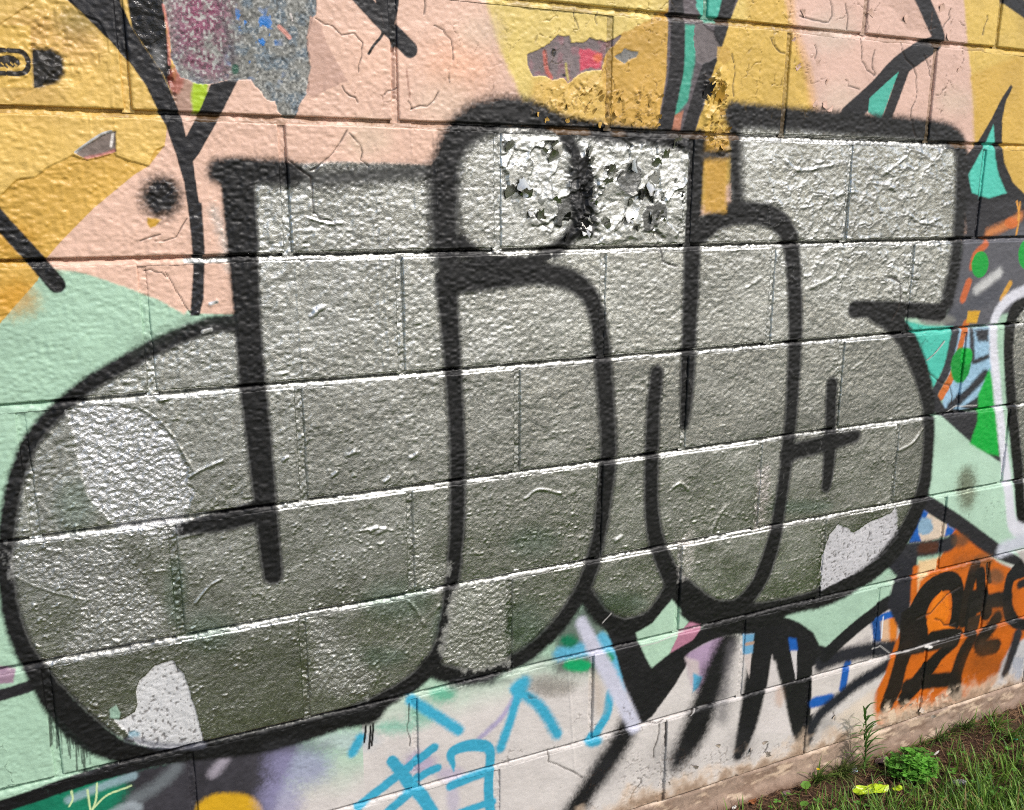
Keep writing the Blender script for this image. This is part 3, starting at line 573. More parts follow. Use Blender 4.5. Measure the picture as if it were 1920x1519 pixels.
concrete([(325, 1238), (332, 1250), (345, 1262), (366, 1330), (384, 1396), (300, 1402), (258, 1396), (214, 1348), (228, 1350), (252, 1334), (258, 1320), (256, 1296), (262, 1276), (278, 1260), (290, 1248)], (206, 206, 206))
poly([(205, 1330), (218, 1322), (226, 1336), (224, 1352), (206, 1346)], (150, 180, 160), 4)
stroke([(240, 1384), (300, 1398), (380, 1398)], 6, (96, 98, 110), 12, op=.7); ell(252, 1376, 10, 6, (110, 170, 190), 8, op=.6)
concrete([(1572, 982), (1590, 990), (1600, 1000), (1632, 978), (1672, 962), (1680, 946), (1684, 1005), (1655, 1040), (1620, 1066), (1540, 1108), (1543, 1045), (1556, 1002)], (204, 202, 204))
bstroke([(1690, 1005), (1640, 1064), (1570, 1110), (1530, 1126)], 12, 10)

# bare patches and torn edges in the upper band
idx, ins, d = peel([(303, -60), (597, -60), (593, 28), (584, 36), (577, 60), (575, 90), (582, 130), (575, 175), (560, 195), (553, 222), (535, 220), (520, 206), (515, 190), (500, 186), (487, 170), (478, 162), (470, 150), (440, 150), (424, 152), (385, 157), (362, 155), (338, 146), (326, 122), (318, 80), (310, 40)], .0016, 5, (140, 140, 134), rough=.85, grain=1.5, stip=.6, var=.22)
xs, zs = S[idx], Z[idx]; g1 = n2(xs/.0032, zs/.0032, 61)
pp = poly_d([(312, -60), (430, -60), (440, 60), (425, 150), (330, 150), (318, 80)], .4)
full = np.ones(N); full[pp[0]] = pp[1]; purple = sstep(.02, -.03, full[idx])*ins
lay(idx, purple*sstep(.30, .62, fbm(xs/.02, zs/.02, 62)*.6+g1*.4), (140, 60, 96), op=.9)
lay(idx, (1-purple)*ins*sstep(.45, .7, fbm(xs/.016, zs/.016, 65)), (92, 112, 126), op=.75)
lay(idx, ins*sstep(.62, .8, g1), (60, 62, 60), op=.7); lay(idx, ins*sstep(.35, .2, g1), (196, 196, 190), op=.6)
bl = poly_d([(430, 10), (520, 20), (530, 150), (430, 140)], .02); m_ = sstep(.01, -.02, bl[1])*sstep(.62, .68, fbm(S[bl[0]]/.011, Z[bl[0]]/.011, 63)); lay(bl[0], m_, (30, 120, 200))
stroke([(524, 50), (536, 62), (543, 70)], 4, (214, 150, 136), 3); stroke([(545, 26), (549, 38)], 1.5, (226, 216, 210), 1)
stroke([(420, 40), (432, 80), (440, 130)], 5, (70, 62, 66), 8, op=.8); ell(441, 130, 7, 10, (30, 84, 64), 6); stroke([(306, 10), (314, 50), (318, 120)], 3, (206, 130, 120), 4, op=.8)
poly([(583, 32), (600, 46), (612, 82), (632, 120), (652, 152), (612, 172), (586, 182), (574, 178), (582, 128), (576, 80)], (202, 164, 146), 2, jag=3, stip=.4)
idx, ins, d = peel([(989, 102), (1007, 95), (1028, 84), (1046, 66), (1069, 66), (1072, 79), (1097, 79), (1107, 71), (1123, 76), (1139, 78), (1165, 66), (1155, 82), (1136, 103), (1128, 132), (1089, 134), (1065, 158), (1057, 147), (1036, 150), (1020, 142), (1000, 145), (990, 124)], .0014, 3, (128, 116, 116), rough=.85, grain=1.4, var=.25)
lay(idx, ins*sstep(.5, .7, fbm(S[idx]/.014, Z[idx]/.014, 64)), (140, 98, 104), op=.8)
poly([(1088, 90), (1110, 92), (1130, 100), (1129, 130), (1108, 126), (1088, 134)], (206, 70, 92), 5, jag=3); ell(1122, 108, 8, 8, (222, 110, 70), 8); stroke([(1022, 98), (1026, 130), (1034, 145)], 4, (206, 96, 76), 5, op=.8)
ell(1039, 98, 5, 8, (24, 24, 26), 2); ell(1059, 141, 4, 3, (24, 24, 26), 2); stroke([(1062, 120), (1066, 150)], 2.5, (204, 190, 90), 3, op=.7)
peel([(1152, 106), (1164, 98), (1172, 90), (1184, 96), (1196, 98), (1194, 106), (1180, 112), (1172, 120), (1163, 114)], .0012, 2, (140, 138, 134), rough=.85, grain=1.2, var=.2)
peel([(1303, 45), (1318, 44), (1338, 60), (1350, 88), (1346, 108), (1318, 120), (1306, 112), (1302, 80)], .0012, 3, (118, 110, 110), rough=.8, grain=1.2, var=.25)
poly([(1346, 88), (1366, 88), (1372, 110), (1358, 122), (1344, 112)], (206, 166, 78), 3)
# torn upper coat edge across the yellow field at the left
e = [(-60, 400), (0, 368), (30, 336), (65, 333), (95, 312), (137, 290), (165, 299), (215, 287), (218, 293), (240, 301), (264, 308), (280, 312), (285, 294), (296, 280), (309, 274), (314, 240), (320, 200), (300, -60), (-60, -60)]
idx, d = poly_d(e, .02); d = d + .004*(fbm(S[idx]/.02, Z[idx]/.02, 71)-.5); H[idx] += (.0020*sstep(.0008, -.0008, d)).astype(np.float32); STIP[idx] += ((.75-STIP[idx])*sstep(.001, -.001, d)).astype(np.float32)
e = [(186, 104), (186, 120), (174, 138), (150, 154), (128, 162), (80, 162), (60, 170), (20, 195), (-20, 190), (-20, 60), (110, -30), (150, 24), (185, 40), (200, 70), (204, 100)]
idx, d = poly_d(e, .02); d = d + .003*(fbm(S[idx]/.02, Z[idx]/.02, 72)-.5); H[idx] -= (.0016*sstep(.0008, -.0008, d)).astype(np.float32); STIP[idx] += ((1.2-STIP[idx])*sstep(.001, -.001, d)).astype(np.float32)

# cracks seen in the coats
CR = [[(591, 34), (622, 48), (640, 66), (664, 62), (680, 80)], [(680, 82), (678, 106), (672, 136)], [(770, 205), (800, 200), (822, 172)], [(765, 190), (771, 205)], [(815, 48), (832, 56), (846, 74), (850, 112)], [(797, 0), (796, 26)], [(841, 130), (843, 155)], [(641, 162), (655, 180), (670, 192)],
      [(720, 178), (740, 168), (745, 164)], [(650, 245), (625, 285), (600, 308), (582, 320)], [(655, 250), (675, 272), (676, 300), (690, 312)], [(540, 300), (582, 332), (588, 400)], [(588, 400), (600, 412), (628, 420)],
      [(1076, 12), (1082, 40), (1086, 55)], [(1120, 22), (1120, 45)], [(1500, 30), (1540, 40), (1552, 42)], [(1556, 0), (1560, 24), (1554, 42)], [(1585, 8), (1588, 55)], [(1783, 16), (1780, 35), (1768, 52)], [(1614, 72), (1616, 115), (1626, 132), (1640, 142)], [(1640, 95), (1636, 130), (1642, 140)], [(1690, 80), (1698, 112), (1712, 125), (1718, 160), (1716, 190), (1708, 222), (1718, 260)], [(1732, 105), (1742, 130), (1748, 145)], [(1585, 150), (1590, 162), (1612, 168)], [(1850, 30), (1845, 50), (1842, 65)], [(1445, 72), (1456, 92), (1472, 100)], [(1528, 85), (1528, 110)],
      [(1372, 100), (1378, 140), (1376, 180)], [(310, 510), (330, 545), (345, 570), (358, 588)], [(270, 508), (290, 510), (312, 520)], [(290, 452), (330, 445), (350, 410)], [(262, 452), (300, 440)],
      [(1026, 1405), (1028, 1428), (1058, 1440), (1092, 1458)], [(1236, 1358), (1232, 1390), (1226, 1420)], [(1250, 1352), (1248, 1400)], [(1290, 1345), (1302, 1330), (1345, 1316)], [(1196, 1460), (1203, 1468), (1182, 1500)], [(767, 1320), (766, 1355), (764, 1372), (768, 1400)], [(1178, 1365), (1220, 1355), (1245, 1350)], [(1440, 1395), (1432, 1412)], [(1410, 1408), (1405, 1418)], [(1562, 1335), (1566, 1350)],
      [(1672, 600), (1688, 560), (1686, 530), (1665, 520)], [(1770, 640), (1755, 660), (1738, 675)], [(1738, 698), (1756, 712), (1780, 722), (1784, 760)], [(1232, 455), (1240, 470), (1243, 490), (1270, 500)], [(1000, 400), (1030, 430)], [(1720, 1160), (1745, 1150), (1775, 1116), (1800, 1100)], [(1752, 1160), (1770, 1172), (1792, 1166)]]
for P_ in CR: crack(P_, random.uniform(1.2, 2.0))
for (x, y0, y1) in [(210, 165, 260), (112, 218, 268), (205, 130, 200), (168, 220, 262), (665, 165, 232), (700, 280, 400), (770, 245, 400), (812, 250, 440), (700, 410, 685), (712, 420, 690), (548, 420, 700), (428, 500, 680), (440, 520, 640), (498, 760, 1110), (490, 1085, 1100), (570, 760, 905), (958, 560, 640), (1052, 840, 1100), (1057, 1150, 1440), (1040, 760, 980), (1405, 880, 1000), (562, 1380, 1480), (1130, 490, 660), (650, 950, 1060), (1720, 470, 560)]:
    drip(x, y0, y1, random.uniform(1.0, 1.7), random.uniform(.0004, .0009))
for (x, y, r) in [(310, 745, 9), (598, 580, 7), (588, 590, 5), (715, 995, 6), (700, 992, 5), (775, 855, 5), (627, 890, 4), (660, 850, 5), (535, 860, 4), (725, 900, 4), (1160, 1010, 5), (400, 568, 6), (388, 620, 7), (1800, 275, 4)]:
    stroke([(x-r, y+2), (x+r, y-2)], r*.5, (238, 238, 236), 3, met=.9, rough=.25) if y > 560 and x > 300 else None
    idx, d = stroke_d([(x-r, y+3), (x+r, y-3)], r*.6); H[idx] += (.0018*sstep(.003, -.003, d)).astype(np.float32)

# ---- wrinkles in the silver coat, pale-edged cracks
def ridge(P, h=.0014, w=2.2):
    idx, d = stroke_d(P, .4, True, .03); m = mpp(*P[0]); q = np.exp(-(np.maximum(d, 0)/(w*m))**2)*(.6+.8*n2(S[idx]/.01, Z[idx]/.01, 45)); H[idx] += (h*q).astype(np.float32)
for P_ in [[(1655, 328), (1690, 302), (1702, 290)], [(1718, 284), (1744, 298), (1754, 322)], [(1640, 345), (1670, 350), (1686, 372)], [(1545, 372), (1600, 360), (1640, 376)], [(1665, 482), (1648, 500), (1658, 514), (1692, 520)], [(1668, 500), (1700, 514), (1712, 518)], [(1590, 512), (1602, 498), (1612, 478)], [(1595, 518), (1625, 524)], [(1600, 692), (1620, 676), (1636, 658)], [(1400, 540), (1425, 522)], [(1380, 470), (1420, 450)],
           [(264, 768), (305, 795), (340, 845), (362, 882)], [(356, 895), (372, 884), (416, 864)], [(330, 1012), (372, 1000), (402, 988)], [(366, 1132), (392, 1100), (414, 1086)], [(1334, 1002), (1344, 976), (1360, 952)], [(1684, 846), (1712, 830), (1736, 796)], [(1681, 800), (1678, 870), (1674, 940)], [(470, 345), (500, 335), (525, 325)], [(580, 410), (615, 420), (640, 418)], [(675, 996), (705, 990), (735, 994)], [(30, 1084), (90, 1108), (165, 1126)], [(985, 935), (1010, 918), (1050, 925)], [(1540, 430), (1600, 450), (1650, 440)], [(1700, 400), (1730, 420), (1760, 410)], [(1470, 300), (1500, 320), (1560, 310)], [(1520, 540), (1560, 520), (1575, 490)], [(768, 1128), (784, 1150), (796, 1172)], [(1262, 914), (1276, 906), (1290, 918)]]: ridge(P_, random.uniform(.0006, .0016), random.uniform(1.6, 3.0))
for P_ in [[(1636, 1218), (1650, 1211), (1672, 1228), (1700, 1222), (1745, 1208), (1800, 1188)], [(1296, 1342), (1306, 1330), (1345, 1316), (1375, 1306)], [(1770, 776), (1790, 762), (1830, 760)], [(1738, 676), (1756, 660), (1772, 640)], [(1130, 1168), (1146, 1150)], [(1200, 1212), (1232, 1204), (1290, 1180), (1330, 1170)]]:
    stroke(P_, .9, (206, 202, 198), 1.2, smooth=False, op=.8)
ell(1741, 1213, 7, 3, (236, 232, 226), 1.5)
# ---- relief: stipple, cracked sheets, crumpled flakes
cl = fbm(S/.07, Z/.05, 151, 4); RGH += (MET*.22*(cl-.5)).astype(np.float32)
C *= (1+MET*(.55*(NF-.5)+.35*(n2(S/.0036, Z/.0036, 153)-.5)))[:, None].astype(np.float32)
C *= (1+MET*.35*(fbm(S/.09, Z/.06, 152, 4)-.5))[:, None].astype(np.float32)
RGH += MET*.05*BR; C *= (1+MET*.12*BR)[:, None]
STIP *= 1-.35*sstep(1.25, .8, Z)
STIP *= (.55+1.05*fbm(S/.06, Z/.05, 154, 3)).astype(np.float32)
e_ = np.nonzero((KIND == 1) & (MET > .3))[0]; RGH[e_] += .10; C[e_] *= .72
low = MET*sstep(1.25, .8, Z+.25*(NL-.5)); STIP *= 1-.5*low
warp = .004*(fbm(S/.02, Z/.02, 80)-.5)
st = n2((S+warp)/.0060, (Z+warp)/.0048, 81)
st2 = n2((S-warp*2)/.0105, (Z-warp)/.0080, 82); st3 = 1-np.abs(2*n2((S+warp)/.010, (Z+warp*2)/.0066, 87)-1)
H += (STIP*(1+.8*(1-MET))*(.00105*(st-.5)+.00045*(st2-.5)+.0004*(st3-.5))).astype(np.float32)
pim = sstep(.74, .95, n2(S/.0042, Z/.0038, 86))*sstep(.38, .55, fbm(S/.04, Z/.04, 89))
H += (pim*(.0014*low+.0006*np.clip(STIP-.3, 0, 1))).astype(np.float32)
H += (.0006*(fbm(S/.022, Z/.022, 83, 2)-.5)).astype(np.float32)
def region(P, soft):
    idx, d = poly_d(P, .08); m = mpp(*P[0]); return idx, sstep(soft*m, -soft*m, d + .03*(fbm(S[idx]/.05, Z[idx]/.05, 84)-.5))
def sheets(P, soft, cell, depth, density=.5, lift=.0009, dark=(70, 52, 40), op=.5, seed=1):
    """paint sheets cracked apart: narrow gaps along some cell borders, rims curling up"""
    idx, m = region(P, soft); x, y = S[idx], Z[idx]
    wx = x+.35*cell*(fbm(x/(cell*.6), y/(cell*.6), 85+seed)-.5)*2; wy = y+.35*cell*(fbm(x/(cell*.6), y/(cell*.6), 88+seed)-.5)*2
    f1, f2, ci, ox, oy = voronoi(wx/cell, wy/cell*.9, seed)
    keep = sstep(1-density-.06, 1-density+.06, fbm(x/(cell*1.1), y/(cell*1.1), 91+seed))
    e = (f2-f1)*cell
    gap = sstep(.0016, .0003, e)*keep*m
    H[idx] += (lift*np.exp(-e/.005)*keep*m - (depth+lift)*gap).astype(np.float32)
    lay(idx, gap, dark, op=op)
    return idx, m, gap
def crumple(P, soft, cell, amp, seed=3, thr=.62):
    """torn flakes: irregular tilted chips at two scales with ragged borders"""
    idx, m = region(P, soft); x, y = S[idx], Z[idx]; out = 0
    for k, (cs, am) in enumerate(((cell, 1.0), (cell*.45, .16))):
        wx = x+1.1*cs*(fbm(x/cs/1.3, y/cs/1.3, 95+seed+k, 4)-.5)*2; wy = y+1.1*cs*(fbm(x/cs/1.3, y/cs/1.3, 98+seed+k, 4)-.5)*2
        f1, f2, ci, ox, oy = voronoi(wx/cs, wy/cs*.8, seed+k)
        r1 = TAB[(ci//512*3+seed) & 511, ci*7 & 511]; r2 = TAB[ci*5 & 511, (ci//512+77) & 511]; r3 = TAB[(ci*11+9) & 511, (ci//512*13) & 511]
        curl = (ox*ox+oy*oy)*.9*r1
        out = out + am*amp*(ox*(r1-.5)*1.6+oy*(r2-.6)*1.8+curl+(r3-.4)*.8)
        if k == 0: hole = r3 < .06; ed = f2-f1; R3 = r3
    out = np.where(hole, -amp*.7, out)+amp*.12*(fbm(x/.006, y/.006, 99)-.5)
    H[idx] += (out*m).astype(np.float32)
    return idx, m, hole, ed, R3
sheets([(600, -40), (930, -40), (960, 200), (650, 200)], 20, .055, .0009, .30, .0005, (120, 84, 66), .6, seed=1)
sheets([(1470, -40), (1830, -40), (1830, 250), (1500, 230)], 25, .055, .0012, .36, .0006, (90, 64, 50), .7, seed=2)
sheets([(930, -40), (1260, -40), (1250, 240), (980, 230)], 20, .030, .0009, .5, .0010, (90, 70, 30), seed=4)
sheets([(1380, -40), (1500, -40), (1520, 230), (1390, 220)], 15, .030, .0009, .5, .0011, (90, 70, 30), seed=5)
sheets([(960, 1290), (1240, 1290), (1420, 1470), (1240, 1560), (900, 1560)], 30, .04, .0008, .35, seed=6)
sheets([(1180, 1420), (1560, 1380), (1900, 1270), (1900, 1310), (1460, 1440), (1150, 1540)], 12, .022, .0014, .6, seed=7)
sheets([(-40, 1300), (80, 1300), (120, 1480), (-40, 1500)], 10, .03, .0006, .45, dark=(60, 80, 70), seed=8)
sheets([(1440, 290), (1790, 270), (1780, 570), (1520, 560), (1420, 480)], 25, .034, .0002, .6, .0030, (150, 150, 146), .3, seed=9)
sheets([(500, 1000), (1090, 620), (1100, 1100), (600, 1340)], 40, .06, .0001, .33, .0010, (150, 150, 146), .2, seed=10)
sheets([(1140, 700), (1700, 620), (1700, 1000), (1200, 1080)], 40, .06, .0001, .35, .0010, (150, 150, 146), .2, seed=11)
sheets([(1700, 600), (1920, 560), (1920, 1060), (1740, 1000)], 20, .05, .0006, .4, .0006, (40, 40, 44), .4, seed=12)
sheets([(1660, 1040), (1920, 1040), (1920, 1240), (1640, 1340)], 20, .05, .0006, .35, .0008, (40, 30, 26), .4, seed=13)
idx, m, hole, ed, r3 = crumple([(950, 262), (1080, 258), (1288, 272), (1290, 440), (1180, 452), (1040, 450), (985, 400), (948, 330)], 10, .036, .0050)
crb = m*sstep(.10, .02, ed)
lay(idx, m*sstep(.08, .0, ed)*(r3 < .55), (60, 62, 52), op=.75)
lay(idx, m*hole, (84, 84, 66), op=.75)
lay(idx, m*((r3 > .93)*.6), (30, 30, 30))
idx, m, hole, ed, r3 = crumple([(1000, 170), (1130, 150), (1250, 170), (1236, 244), (1120, 242), (1000, 225)], 10, .018, .0024, 5); lay(idx, m*sstep(.07, 0, ed)*(r3 < .6), (96, 70, 26), op=.7)
idx, m, hole, ed, r3 = crumple([(1318, 135), (1364, 130), (1368, 285), (1316, 285)], 6, .017, .0044, 6); lay(idx, m*sstep(.09, 0, ed)*(r3 < .7), (70, 48, 20), op=.8)
idx, m, hole, ed, r3 = crumple([(1068, 300), (1108, 290), (1120, 445), (1085, 452), (1075, 380)], 8, .016, .005, 7); lay(idx, m, (26, 25, 27), op=.8)
idx, m, hole, ed, r3 = crumple([(1650, 1325), (1800, 1290), (1800, 1320), (1650, 1372)], 8, .014, .0022, 8)
lay(idx, m*(r3 < .35), CREAM, op=.9)
RING = [(1012, 220, 15), (1052, 246, 15), (1080, 296, 15), (1092, 352, 15), (1088, 410, 16), (1066, 446, 14), (1020, 482, 12), (960, 494, 12), (905, 484, 12), (868, 456, 12)]
idx, d = stroke_d(RING, 14); k_ = cover(idx, d, 16, RING)*sstep(.25, .5, fbm(S[idx]/.012, Z[idx]/.012, 161)+.2*(d < -.004)); lay(idx, k_, BLK, **BK)
# pop-outs of the lowest course, splash dirt towards the soil, stained footing
idx = np.nonzero((Z < .34) & (KIND != 3))[0]; q = fbm(S[idx]/.03, Z[idx]/.03, 101, 4)
lay(idx, sstep(.05, .0, (Z[idx]-.205) - .10*(q-.45)), (226, 200, 174), op=.75, rough=.8)
lay(idx, sstep(.035, .0, (Z[idx]-.20) - .08*(q-.5)), (150, 122, 98), op=.85, rough=.85)
idx = np.nonzero(KIND == 3)[0]; q = fbm(S[idx]/.04, Z[idx]/.03, 104, 4)
lay(idx, np.ones(idx.size), (166, 142, 124), rough=.9, grain=1.2, stip=.5, var=.25)
q2 = fbm(S[idx]/.035, Z[idx]/.009, 106, 5)
lay(idx, sstep(.42, .6, q), (140, 114, 96), op=.7); lay(idx, sstep(.50, .60, q2*.6+q*.4+2.2*(Z[idx]-.185)), (222, 196, 170), op=.85)
lay(idx, sstep(.16, .12, Z[idx]+.03*(q-.5)), (112, 82, 60), op=.7)
# grime caught in unpainted joints of the upper band
idx = np.nonzero((KIND == 1) & (Z > 1.55))[0]; lay(idx, sstep(.35, .6, n2(S[idx]/.04, Z[idx]*0, 111))*(MET[idx] < .3), (120, 86, 44), op=.5)
idx = np.nonzero((KIND == 2) & (Z > 1.6) & (S > .7))[0]; lay(idx, np.ones(idx.size), (110, 88, 50), op=.45)

# uneven age of the coats
C *= (1+.16*(fbm(S/.11, Z/.09, 141, 4)-.5)+.10*(fbm(S/.02, Z/.05, 142)-.5))[:, None].astype(np.float32)
# ------------------------------------------------------------------ materials
def new_mat(name):
    m = bpy.data.materials.new(name); m.use_nodes = True
    nt = m.node_tree; return m, nt.nodes, nt.links, nt.nodes['Principled BSDF']
def wall_material():
    m, n, l, b = new_mat('painted_masonry')
    ac = n.new('ShaderNodeAttribute'); ac.attribute_name = 'paint'
    asf = n.new('ShaderNodeAttribute'); asf.attribute_name = 'finish'
    sep = n.new('ShaderNodeSeparateColor'); l.new(asf.outputs['Color'], sep.inputs['Color'])
    geo = n.new('ShaderNodeTexCoord')
    def noise(scale, det=2.0, rough=.6):
        t = n.new('ShaderNodeTexNoise'); t.inputs['Scale'].default_value = scale; t.inputs['Detail'].default_value = det; t.inputs['Roughness'].default_value = rough
        l.new(geo.outputs['Object'], t.inputs['Vector']); return t
    def math_(op, a, b_=None):
        t = n.new('ShaderNodeMath'); t.operation = op
        for k, v in enumerate((a, b_)):
            if v is None: continue
            if hasattr(v, 'is_output'): l.new(v, t.inputs[k])
            else: t.inputs[k].default_value = v
        return t.outputs[0]
    # colour grain
    gr = noise(420, 3); mr = n.new('ShaderNodeMapRange'); l.new(gr.outputs['Fac'], mr.inputs['Value'])
    mr.inputs['From Min'].default_value = .3; mr.inputs['From Max'].default_value = .7
    lo = math_('SUBTRACT', 1.0, math_('MULTIPLY', sep.outputs['Blue'], .12)); hi = math_('ADD', 1.0, math_('MULTIPLY', sep.outputs['Blue'], .10))
    l.new(lo, mr.inputs['To Min']); l.new(hi, mr.inputs['To Max'])
    mul = n.new('ShaderNodeVectorMath'); mul.operation = 'SCALE'; l.new(ac.outputs['Color'], mul.inputs[0]); l.new(mr.outputs['Result'], mul.inputs['Scale'])
    l.new(mul.outputs[0], b.inputs['Base Color'])
    l.new(sep.outputs['Red'], b.inputs['Metallic'])
    rn = noise(60, 2); l.new(math_('ADD', sep.outputs['Green'], math_('MULTIPLY', math_('SUBTRACT', rn.outputs['Fac'], .5), .16)), b.inputs['Roughness'])
    n1 = noise(230, 2); n2_ = noise(620, 2)
    hgt = math_('ADD', math_('MULTIPLY', n1.outputs['Fac'], .6), math_('MULTIPLY', n2_.outputs['Fac'], .4))
    bump = n.new('ShaderNodeBump'); bump.inputs['Distance'].default_value = .0016
    l.new(hgt, bump.inputs['Height']); l.new(math_('MULTIPLY', sep.outputs['Blue'], .55), bump.inputs['Strength'])
    l.new(bump.outputs['Normal'], b.inputs['Normal'])
    b.inputs['Specular IOR Level'].default_value = .45
    return m
def simple_mat(name, c, rough=.7, var=.25, scale=40, c2=None, trans=0.0, spec=.3, bump=0):
    m, n, l, b = new_mat(name)
    g = n.new('ShaderNodeTexCoord'); t = n.new('ShaderNodeTexNoise'); t.inputs['Scale'].default_value = scale; t.inputs['Detail'].default_value = 4
    l.new(g.outputs['Object'], t.inputs['Vector'])
    r = n.new('ShaderNodeValToRGB'); l.new(t.outputs['Fac'], r.inputs['Fac'])
    a = lin(c); d = lin(c2) if c2 else a*(1-var)
    r.color_ramp.elements[0].position = .35; r.color_ramp.elements[1].position = .65
    r.color_ramp.elements[0].color = (*d, 1); r.color_ramp.elements[1].color = (*a, 1)
    l.new(r.outputs['Color'], b.inputs['Base Color']); b.inputs['Roughness'].default_value = rough; b.inputs['Specular IOR Level'].default_value = spec
    if bump:
        bp = n.new('ShaderNodeBump'); bp.inputs['Distance'].default_value = bump; l.new(t.outputs['Fac'], bp.inputs['Height']); l.new(bp.outputs['Normal'], b.inputs['Normal'])
    return m

# ------------------------------------------------------------------ wall objects
WM = wall_material()
wall = bpy.data.objects.new('block_wall', None); col.objects.link(wall)
wall['label'] = 'painted concrete block wall with silver and black graffiti lettering over an older mural'; wall['category'] = 'wall'
def mesh_obj(name, verts, faces_flat, nper, parent=None, mat=None, smooth=True):
    me = bpy.data.meshes.new(name); nv = len(verts); nf = len(faces_flat)//nper
    me.vertices.add(nv); me.vertices.foreach_set('co', np.asarray(verts, np.float32).ravel())
    me.loops.add(nf*nper); me.loops.foreach_set('vertex_index', np.asarray(faces_flat, np.int32))
    me.polygons.add(nf); me.polygons.foreach_set('loop_start', np.arange(0, nf*nper, nper, dtype=np.int32))
    me.update(calc_edges=True); me.polygons.foreach_set('use_smooth', np.full(nf, smooth, bool))
    me.validate()
    if mat: me.materials.append(mat)
    o = bpy.data.objects.new(name, me); col.objects.link(o)
    if parent: o.parent = parent
    return o
off = 0
for p in patches:
    nz, ns = p['shape']; n_ = nz*ns; sl = slice(off, off+n_); off += n_
    s, z = S[sl].reshape(nz, ns), Z[sl].reshape(nz, ns)
    # heights painted on the coat fade where the edge of a block rounds into the joint
    h = (HB[sl]+H[sl]*(1.0 if p['kind'] in (0, 3) else .5)).reshape(nz, ns)
    y = -h
    cc = C[sl].reshape(nz, ns, 3); ff = np.stack([MET[sl], RGH[sl], GRN[sl]], 1).reshape(nz, ns, 3)
    if p['kind'] in (0, 3):                 # returns of the unit into the wall
        dp = .03 if p['kind'] == 0 else .05
        s, z, cc, ff = [np.pad(a_, ((1, 1), (1, 1))+((0, 0),)*(a_.ndim-2), mode='edge') for a_ in (s, z, cc, ff)]
        y = np.pad(y, 1, constant_values=dp); nz += 2; ns += 2
    V = np.stack([s, y, z], -1).reshape(-1, 3)
    i = np.arange(nz*ns).reshape(nz, ns)
    Fq = np.stack([i[:-1, :-1], i[:-1, 1:], i[1:, 1:], i[1:, :-1]], -1).reshape(-1)
    o = mesh_obj(p['name'], V, Fq, 4, wall, WM)
    for nm, dat in (('paint', cc), ('finish', ff)):
        a_ = o.data.attributes.new(nm, 'FLOAT_COLOR', 'POINT')
        rgba = np.ones((nz*ns, 4), np.float32); rgba[:, :3] = np.clip(dat.reshape(-1, 3), 0, 2); a_.data.foreach_set('color', rgba.ravel())
CORE = simple_mat('raw_concrete', (130, 126, 120), .9, .3, 60)
def boxmesh(name, x0, x1, y0, y1, z0, z1, mat, parent):
    V = [(x, y, z) for z in (z0, z1) for y in (y0, y1) for x in (x0, x1)]
    Fc = [0, 2, 3, 1, 4, 5, 7, 6, 0, 1, 5, 4, 2, 6, 7, 3, 0, 4, 6, 2, 1, 3, 7, 5]
    return mesh_obj(name, V, Fc, 4, parent, mat, False)
boxmesh('core', -2.15, 4.35, .02, .19, -.05, BED[13]-.01, CORE, wall)

# lifted flakes of paint, each hanging on by one edge
FL = np.random.default_rng(23)
def flake(px, py, w, L, yaw, lift, curl, colr, met=1.0, rough=.3, back=(120, 118, 100)):
    c0 = wpt(px, py); nu, nv = 6, 6; V = []; Kc = []; Fn = []
    o1 = FL.uniform(.7, 1.0, nv+1); o2 = FL.uniform(.7, 1.0, nv+1); ph = FL.uniform(0, 6)
    for side in (0, 1):
        for j in range(nv+1):
            v_ = j/nv; ang = lift+curl*v_
            for i_ in range(nu+1):
                u_ = (i_/nu-.5)*2; wj = w*.5*(o1[j] if u_ < 0 else o2[j])*(1-.45*v_**2)
                x = u_*wj; y = L*v_*math.cos(lift+.5*curl*v_)*(1+.12*math.sin(3*u_+ph)); h = .0006+L*v_*math.sin(lift+.5*curl*v_)+.0012*math.sin(2.3*u_+ph)*v_ - .0006*side
                V.append((c0[0]+x*math.cos(yaw)-y*math.sin(yaw), -h, c0[1]+x*math.sin(yaw)+y*math.cos(yaw)))
                Kc.append(colr if side == 0 else back); Fn.append((met if side == 0 else 0., rough if side == 0 else .7, .5))
    nn = (nu+1)*(nv+1); Fq = []
    for sd in (0, 1):
        for j in range(nv):
            for i_ in range(nu):
                a1 = sd*nn+j*(nu+1)+i_; f = [a1, a1+1, a1+nu+2, a1+nu+1]; Fq.extend(f if sd == 0 else f[::-1])
    o = mesh_obj('paint_flake', V, Fq, 4, wall, WM)
    for nm, dat in (('paint', lin(np.array(Kc))*.86), ('finish', np.array(Fn))):
        a_ = o.data.attributes.new(nm, 'FLOAT_COLOR', 'POINT'); rgba = np.ones((len(V), 4), np.float32); rgba[:, :3] = dat; a_.data.foreach_set('color', rgba.ravel())
for k in range(52):
    px, py = FL.uniform(955, 1285), FL.uniform(272, 446)
    if px < 1000 and py > 400: continue
    dk = abs(math.hypot((px-972)/118, (py-355)/135)-1) < .14
    flake(px, py, FL.uniform(.012, .030), FL.uniform(.010, .024), FL.normal(.3, 1.0), FL.uniform(.08, .5), FL.uniform(-.3, 1.0), (30, 29, 30) if dk else (214, 214, 208), 0. if dk else 1., .32)
for (px, py, w, L, yw) in [(990, 345, .04, .03, 2.2), (1040, 300, .03, .02, .4), (1150, 330, .03, .025, .6), (1225, 345, .035, .028, 2.6), (1248, 300, .02, .02, .2), (1180, 400, .025, .02, 2.9), (1100, 420, .03, .025, 2.8), (1235, 420, .02, .016, .5)]:
    flake(px, py, w, L, yw, .25, .5, (216, 216, 210))
